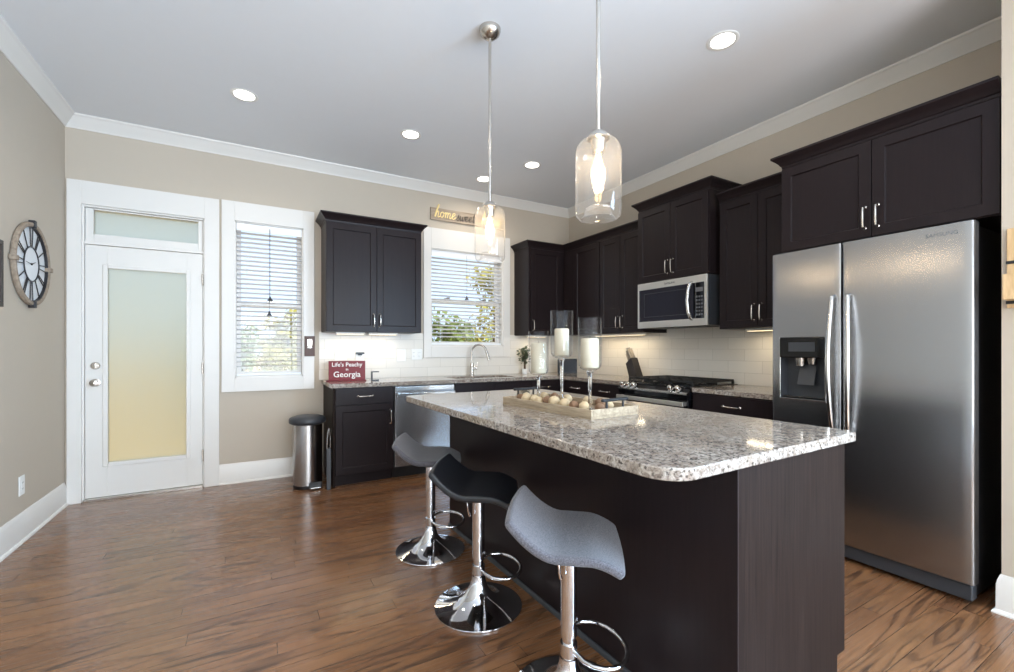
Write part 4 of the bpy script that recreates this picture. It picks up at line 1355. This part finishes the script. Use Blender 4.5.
def outlet(name, label, cat, loc, rz, W, H, gang, kind):
    t = thing(name, label, cat, loc, rz)
    MB().box(-W / 2, -0.006, 0, W / 2, -0.0005, H).build('cover_plate', 'white', t, bevel=0.002, smooth=0)
    for g in range(gang):
        xc = -W / 2 + W * (g + 0.5) / gang
        if kind == 'switch':
            MB().box(xc - 0.016, -0.009, H / 2 - 0.033, xc + 0.016, -0.0062, H / 2 + 0.033).build('rocker', 'white', t, bevel=0.0015, smooth=0)
        else:
            MB().box(xc - 0.017, -0.0085, H / 2 - 0.034, xc + 0.017, -0.0062, H / 2 + 0.034).build('socket_face', 'white', t, bevel=0.001, smooth=0)
            m = MB()
            for zz in (H / 2 - 0.020, H / 2 + 0.018):
                m.box(xc - 0.008, -0.0092, zz - 0.005, xc - 0.006, -0.0086, zz + 0.005).box(xc + 0.005, -0.0092, zz - 0.005, xc + 0.007, -0.0086, zz + 0.005)
            m.build('slots', 'dark_grey', t, smooth=0)
    return t
outlet('wall_outlet', 'white electric outlet low on the left wall by the baseboard', 'outlet', (XL + 0.0005, 3.978, 0.292), R(90), 0.075, 0.122, 1, 'outlet')
sy_ = YB - 0.0085
outlet('light_switch', 'white double switch plate above the red sign, under the cabinet', 'light switch', (0.762, sy_, 1.100), 0, 0.118, 0.118, 2, 'switch')
outlet('wall_outlet', 'white outlet with a dark plug in it, right of the red sign', 'outlet', (0.948, sy_, 1.100), 0, 0.080, 0.118, 1, 'outlet')
outlet('light_switch', 'white switch plate on the tiles, left one of the pair beside the sink window', 'light switch', (1.380, sy_, 1.085), 0, 0.100, 0.130, 2, 'switch')
outlet('wall_outlet', 'white outlet plate on the tiles, right beside the sink window frame', 'outlet', (1.553, sy_, 1.100), 0, 0.118, 0.118, 2, 'outlet')
pg = MB().box(-0.042, -0.032, 0, 0.042, -0.009, 0.020).box(-0.020, -0.026, -0.012, 0.020, -0.009, 0.0).build('plug_adapter', 'black_plastic', bevel=0.003, smooth=0)
pg.location = (0.948, sy_ - 0.0005, 1.165)
tag(pg, 'small black plug adapter stuck in the outlet under the cabinet', 'plug')

bo = thing('bottle_opener', 'brown wooden bottle opener plaque fixed to the window casing', 'bottle opener', (0.472, YB - 0.0205, 1.148))
MB().box(-0.046, -0.018, 0, 0.046, 0, 0.196).build('backboard', 'plaque', bo, bevel=0.004, smooth=0)
m = MB().prism(round_rect(-0.020, 0.080, 0.020, 0.165, 0.008, 4), 0.0182, 0.024, lambda x, y, z: (x, -z, y)).tube([(-0.016, -0.028, 0.100), (-0.012, -0.044, 0.088), (0.012, -0.044, 0.088), (0.016, -0.028, 0.100)], 0.005, 8)
m.build('opener', 'nickel', bo, smooth=40)

# sign above the sink window: brush-script words drawn as strokes
sg = thing('wall_sign', 'grey wood plank sign with script lettering above the sink window', 'sign', (1.712, YB - 0.0005, 2.668))
MB().box(0, -0.018, 0, 0.93, 0, 0.136).build('board', 'sign_wood', sg, bevel=0.002, smooth=0)
GL = {
 'h': ([[(0, 0), (.06, .5), (.16, 1.0), (.22, 1.12), (.22, .95), (.12, .5), (.08, 0)], [(.09, .25), (.2, .5), (.3, .5), (.3, .3), (.3, .05), (.38, 0), (.46, .1)]], .46),
 'o': ([[(.24, .5), (.08, .42), (.06, .15), (.18, 0), (.32, .12), (.34, .36), (.24, .5), (.3, .4), (.46, .42)]], .44),
 'm': ([[(0, .42), (.06, .5), (.08, .3), (.08, 0), (.1, .3), (.22, .5), (.28, .35), (.28, 0), (.3, .3), (.42, .5), (.5, .35), (.5, .05), (.58, 0), (.66, .12)]], .66),
 'e': ([[(0, .15), (.16, .25), (.3, .4), (.22, .52), (.1, .45), (.06, .2), (.16, 0), (.3, .05), (.42, .2)]], .42),
 's': ([[(0, .05), (.14, .3), (.22, .62), (.2, .4), (.3, .2), (.24, .0), (.08, .02), (.2, .0), (.4, .2)]], .40),
 'w': ([[(0, .5), (.04, .2), (.12, 0), (.24, .12), (.28, .45), (.3, .1), (.4, 0), (.5, .2), (.52, .5), (.62, .42)]], .60),
 't': ([[(.2, 1.0), (.14, .5), (.12, .1), (.2, 0), (.34, .12)], [(.0, .62), (.34, .68)]], .36),
}
def script_word(word, x, z, size, mat, parent, r=0.0034):
    m = MB()
    for ch in word:
        st_, adv = GL[ch]
        for s in st_:
            P_ = [Vector((x + (px + 0.18 * pz) * size, -0.0195, z + pz * size)) for px, pz in s]
            Q = []
            for i in range(len(P_) - 1):
                p0, p1, p2, p3 = P_[max(i - 1, 0)], P_[i], P_[i + 1], P_[min(i + 2, len(P_) - 1)]
                for k in range(4):
                    u = k / 4
                    Q.append(0.5 * ((2 * p1) + (p2 - p0) * u + (2 * p0 - 5 * p1 + 4 * p2 - p3) * u * u + (3 * p1 - p0 - 3 * p2 + p3) * u ** 3))
            Q.append(P_[-1])
            m.tube(Q, r, 6)
        x += adv * size
    m.build('lettering', mat, parent)
    return x
script_word('home', 0.045, 0.034, 0.128, 'letter_gold', sg, 0.0058)
script_word('sweet', 0.308, 0.030, 0.108, 'letter_dark', sg, 0.0048)
script_word('home', 0.630, 0.034, 0.128, 'letter_gold', sg, 0.0058)

# key rack on the wall beside the fridge
kr = thing('wall_organizer', 'pale wooden wall organizer at the right picture edge, beside the fridge', 'wall organizer', (XS - 0.0005, 0.628, 1.408), RR)
m = MB()
m.box(0, -0.014, 0, 0.30, 0, 0.362)
m.build('backboard', 'pale_wood', kr, bevel=0.002, smooth=0)
MB().box(0.0, -0.075, 0.035, 0.30, -0.062, 0.150).box(0.0, -0.062, 0.035, 0.012, -0.0142, 0.150).box(0.288, -0.062, 0.035, 0.30, -0.0142, 0.150).box(0.012, -0.062, 0.035, 0.288, -0.0142, 0.045).build('pocket', 'pale_wood', kr, bevel=0.001, smooth=0)
for zz in (0.018, 0.200):
    MB().box(-0.002, -0.018, zz, 0.302, -0.0142, zz + 0.014).build('metal_strap', 'iron', kr, smooth=0)

# ------------------------------------------------------------------ things on the back counter
rs = thing('counter_sign', 'dark red block sign reading about Georgia, on the counter by the window', 'sign', (0.772, 4.430, ZC + 0.0003), R(-12))
MB().box(-0.165, 0, 0.010, 0.165, 0.035, 0.192).build('board', 'red', rs, bevel=0.002, smooth=0)
MB().box(-0.185, -0.012, 0.0, 0.175, 0.050, 0.0098).build('stand', 'red', rs, bevel=0.002, smooth=0)
for body, size, zz in (("Life's Peachy", 0.054, 0.156), ('in', 0.032, 0.112), ('Georgia', 0.076, 0.062)):
    vs, fs = text_mesh(body, size, 0.0006, bold=0.0006)
    MB().add([(x, y - 0.0008, z + zz) for x, y, z in vs], fs).build('lettering', 'letter_white', rs, smooth=0)
ms = MB().box(0, 0, 0, 0.012, 0.03, 0.090).box(0.012, 0, 0, 0.072, 0.03, 0.010).box(0.012, 0, 0.080, 0.072, 0.03, 0.090).build('bracket_stand', 'black_plastic', bevel=0.001, smooth=0)
ms.location = (0.985, 4.36, ZC + 0.0003)
tag(ms, 'small black bracket-shaped stand beside the red sign', 'stand')

pl = thing('potted_plant', 'small green plant in a narrow white pot in the counter corner', 'plant', (2.875, 4.60, ZC + 0.0003))
MB().lathe([(0.026, 0), (0.030, 0.004), (0.034, 0.060), (0.030, 0.062), (0.028, 0.052), (0.0, 0.052)], n=24).build('pot', 'white', pl)
m = MB()
rp = random.Random(5)
tips = []
for k in range(7):
    a = rp.uniform(0, 6.28); l = rp.uniform(0.02, 0.06)
    p = [(0.008 * math.cos(a), 0.008 * math.sin(a), 0.05), (0.010 * math.cos(a), 0.010 * math.sin(a), 0.15), (l * math.cos(a), l * math.sin(a), rp.uniform(0.20, 0.30))]
    tips.append(p)
    m.tube(p, [0.005, 0.004, 0.002], 6)
m.build('stems', 'stem', pl)
m = MB()
for k in range(260):
    p = Vector((rp.gauss(0, 0.032), rp.gauss(0, 0.032), min(0.33, max(0.13, rp.gauss(0.235, 0.05)))))
    d = Vector((rp.uniform(-1, 1), rp.uniform(-1, 1), rp.uniform(-0.6, 0.8))).normalized()
    w = d.orthogonal().normalized(); nn = d.cross(w)
    L, wd = rp.uniform(0.028, 0.046), 0.011
    m.add([p, p + d * L * 0.5 + w * wd + nn * 0.003, p + d * L, p + d * L * 0.5 - w * wd + nn * 0.003], [(0, 1, 2, 3)])
m.build('leaves', 'leaf', pl, smooth=0)

tb = thing('tablet', 'dark tablet standing in the counter corner behind the candles', 'tablet', (3.34, 4.36, ZC + 0.0003), R(-40))
m = MB().prism(round_rect(-0.120, 0.0, 0.120, 0.185, 0.010, 4), 0.0, 0.012, lambda x, y, z: (x, z + 0.22 * y, y))
m.build('body', 'black_plastic', tb, smooth=40)
MB().prism(round_rect(-0.110, 0.012, 0.110, 0.173, 0.004, 3), -0.0010, -0.0003, lambda x, y, z: (x, z + 0.22 * y, y)).build('screen', 'black_gloss', tb, smooth=0)
MB().prism([(0.014, 0.0), (0.075, 0.0), (0.032, 0.08)], -0.03, 0.03, lambda x, y, z: (z, x, y)).build('stand', 'dark_grey', tb, smooth=0)

# knife block with six knives
kx, ky = 3.50, 3.385
kb_rz = R(-90)
kbk = thing('knife_block', 'slanted dark wood knife block on the counter beside the range', 'knife block', (kx, ky, ZC + 0.0003), kb_rz)
# local x runs towards the camera; the block leans back the other way
lean = 0.40
m = MB().prism([(-0.055, 0.0), (0.062, 0.0), (0.062 - 0.225 * lean, 0.215), (-0.050 - 0.14 * lean, 0.150)], -0.048, 0.048, lambda x, y, z: (x, z, y))
m.build('block', 'block', kbk, bevel=0.004, smooth=0)
M4 = Matrix.Translation((kx, ky, ZC + 0.0003)) @ Matrix.Rotation(kb_rz, 4, 'Z')
ax = Vector((-lean * 1.35, 0, 1)).normalized()
a0_, a1_ = Vector((-0.050 - 0.14 * lean, 0, 0.150)), Vector((0.062 - 0.225 * lean, 0, 0.215))
first = None
for i, (u, v, L) in enumerate([(0.80, -0.026, 0.115), (0.80, 0.002, 0.120), (0.80, 0.028, 0.110), (0.50, -0.016, 0.105), (0.50, 0.016, 0.100), (0.20, 0.0, 0.092)]):
    q = a0_.lerp(a1_, u) + Vector((0, v, 0)) + ax * 0.001
    if first is None:
        kn = thing('kitchen_knife', 'kitchen knife with steel-capped handle standing in the dark block', 'knife', M4 @ q, 0, 'knives in the block')
        rot = ax.copy(); rot.rotate(Matrix.Rotation(kb_rz, 4, 'Z'))
        kn.rotation_euler = Vector((0, 0, 1)).rotation_difference(rot).to_euler()
        MB().prism(round_rect(-0.010, 0.006, 0.010, 0.100, 0.006, 3), -0.0065, 0.0065, lambda x, y, z: (x, z, y)).build('grip', 'knife_handle', kn, bevel=0.002, smooth=40)
        MB().box(-0.009, -0.006, 0.0, 0.009, 0.006, 0.0058).build('bolster', 'steel_soft', kn, smooth=0)
        MB().box(-0.0095, -0.006, 0.1002, 0.0095, 0.006, 0.108).build('end_cap', 'steel_soft', kn, smooth=0)
        first = kn
    else:
        kn = copy_tree(first)
        kn.location = M4 @ q
    kn.scale = (1.1, 1.1, L / 0.098)

# ------------------------------------------------------------------ trash can and dustpan
tc_ = thing('trash_can', 'round stainless pedal trash can with black lid beside the base cabinets', 'trash can', (0.415, 4.305, 0.0))
MB().lathe([(0.118, 0.0), (0.120, 0.004), (0.120, 0.030), (0.118, 0.032)], n=44).build('base_ring', 'black_plastic', tc_)
MB().lathe([(0.122, 0.0325), (0.122, 0.555), (0.118, 0.560)], n=48).build('body', 'steel_can', tc_)
MB().lathe([(0.126, 0.556), (0.146, 0.566), (0.152, 0.575), (0.152, 0.598), (0.146, 0.612), (0.10, 0.628), (0.05, 0.634), (0.0, 0.635)], n=48).build('lid', 'dark_grey', tc_, smooth=50)
MB().box(0.010, -0.165, 0.012, 0.090, -0.116, 0.024).build('pedal', 'steel_soft', tc_, bevel=0.004, smooth=0)
MB().box(-0.002, -0.130, 0.006, 0.102, -0.114, 0.060).build('pedal_housing', 'black_plastic', tc_, bevel=0.004, smooth=0)

dp = thing('upright_dustpan', 'slim dark dustpan and handle standing between trash can and cabinet', 'dustpan', (0.566, 4.105, 0.0), R(-8))
m = MB().prism(round_rect(-0.020, 0.0, 0.016, 0.36, 0.008, 4), -0.012, 0.030, lambda x, y, z: (x, z, y))
m.build('pan', 'dark_grey', dp, bevel=0.003, smooth=40)
m = MB().tube([(-0.014, 0.0, 0.355), (-0.012, 0.0, 0.44), (-0.004, 0.0, 0.52), (0.000, 0.0, 0.535), (0.006, 0.0, 0.52), (0.012, 0.0, 0.44), (0.013, 0.0, 0.355)], 0.006, 8)
m.build('handle', 'steel_soft', dp)

# ------------------------------------------------------------------ outside the windows
g = MB().add([(-120, 5.2, -3.2), (160, 5.2, -3.2), (160, 260, -3.2), (-120, 260, -3.2)], [(0, 1, 2, 3)]).build('ground', 'ground', smooth=0)
g['kind'] = 'structure'
def tree_meshes(seed_, h, crown_r, crown_z, leaves, leaf):
    rt = random.Random(seed_)
    tk = MB()
    tk.tube([(0, 0, 0), (0.03 * h * rt.uniform(-1, 1) * 0.3, 0, h * 0.5), (0, 0.02 * h * 0.3, h * 0.97)], [0.022 * h, 0.014 * h, 0.003 * h], 8)
    lf = MB()
    ends = []
    for k in range(26):
        z0_ = h * rt.uniform(crown_z, 0.92)
        a = rt.uniform(0, 6.283)
        L = crown_r * rt.uniform(0.5, 1.0) * (1.15 - 0.75 * (z0_ / h - crown_z) / (1 - crown_z))
        p = [(0, 0, z0_), (L * 0.5 * math.cos(a), L * 0.5 * math.sin(a), z0_ + L * 0.28), (L * math.cos(a), L * math.sin(a), z0_ + L * 0.5)]
        tk.tube(p, [0.006 * h, 0.004 * h, 0.0015 * h], 5)
        ends.append(p)
    for k in range(leaves):
        p = rt.choice(ends)
        u = rt.uniform(0.25, 1.05)
        c = Vector(p[0]).lerp(Vector(p[2]), u) + Vector((rt.gauss(0, 1), rt.gauss(0, 1), rt.gauss(0, 0.8))) * crown_r * 0.16
        d = Vector((rt.uniform(-1, 1), rt.uniform(-1, 1), rt.uniform(-1, 1))).normalized()
        w = d.orthogonal().normalized()
        s_ = leaf * rt.uniform(0.6, 1.3)
        lf.add([c - d * s_, c + w * s_ * 0.6, c + d * s_, c - w * s_ * 0.6], [(0, 1, 2, 3)])
    return tk, lf
def make_tree(label, group, seed_, loc, h, cr__, cz, leaves, leaf, mat):
    t = thing('tree', label, 'tree', loc)
    t['group'] = group
    tk, lf = tree_meshes(seed_, h, cr__, cz, leaves, leaf)
    tk.build('trunk', 'bark', t)
    lf.build('foliage', mat, t, smooth=0)
    return t
LA = 'yellow-green tree outside, seen through the window beside the door'
GA = 'trees outside the window beside the door'
LB = 'green tree outside, seen through the window above the sink'
GB = 'trees outside the sink window'
pa = [make_tree(LA, GA, 11, (1.75, 29, -3.2), 6.5, 1.8, 0.18, 2200, 0.17, 'foliage_yellow'),
      make_tree(LA, GA, 12, (-0.60, 33.2, -3.2), 6.0, 1.6, 0.18, 1900, 0.16, 'foliage_green')]
pb = [make_tree(LB, GB, 21, (5.9, 14.6, -3.2), 5.6, 1.7, 0.2, 2200, 0.12, 'foliage_green'),
      make_tree(LB, GB, 22, (9.3, 17.4, -3.2), 8.2, 1.9, 0.25, 1800, 0.12, 'foliage_yellow')]
rt = random.Random(3)
for x, y, s_, src in [(1.6, 38.5, 0.9, 1), (4.4, 37, 0.9, 0), (-3.6, 38, 0.9, 1), (0.75, 25, 0.60, 0), (-1.1, 25.5, 0.62, 1), (3.4, 25, 0.58, 1)]:
    t = copy_tree(pa[src])
    t.location = (x, y, -3.2)
    t.rotation_euler[2] = rt.uniform(0, 6)
    t.scale = (s_, s_, s_)
for x, y, s_, src in [(6.6, 11.2, 0.62, 0), (10.2, 22.6, 1.0, 0), (17.6, 29.0, 1.0, 1), (11.6, 28.0, 0.95, 0), (2.6, 9.6, 0.50, 0), (15.0, 22.5, 0.95, 0)]:
    t = copy_tree(pb[src])
    t.location = (x, y, -3.2)
    t.rotation_euler[2] = rt.uniform(0, 6)
    t.scale = (s_, s_, s_)
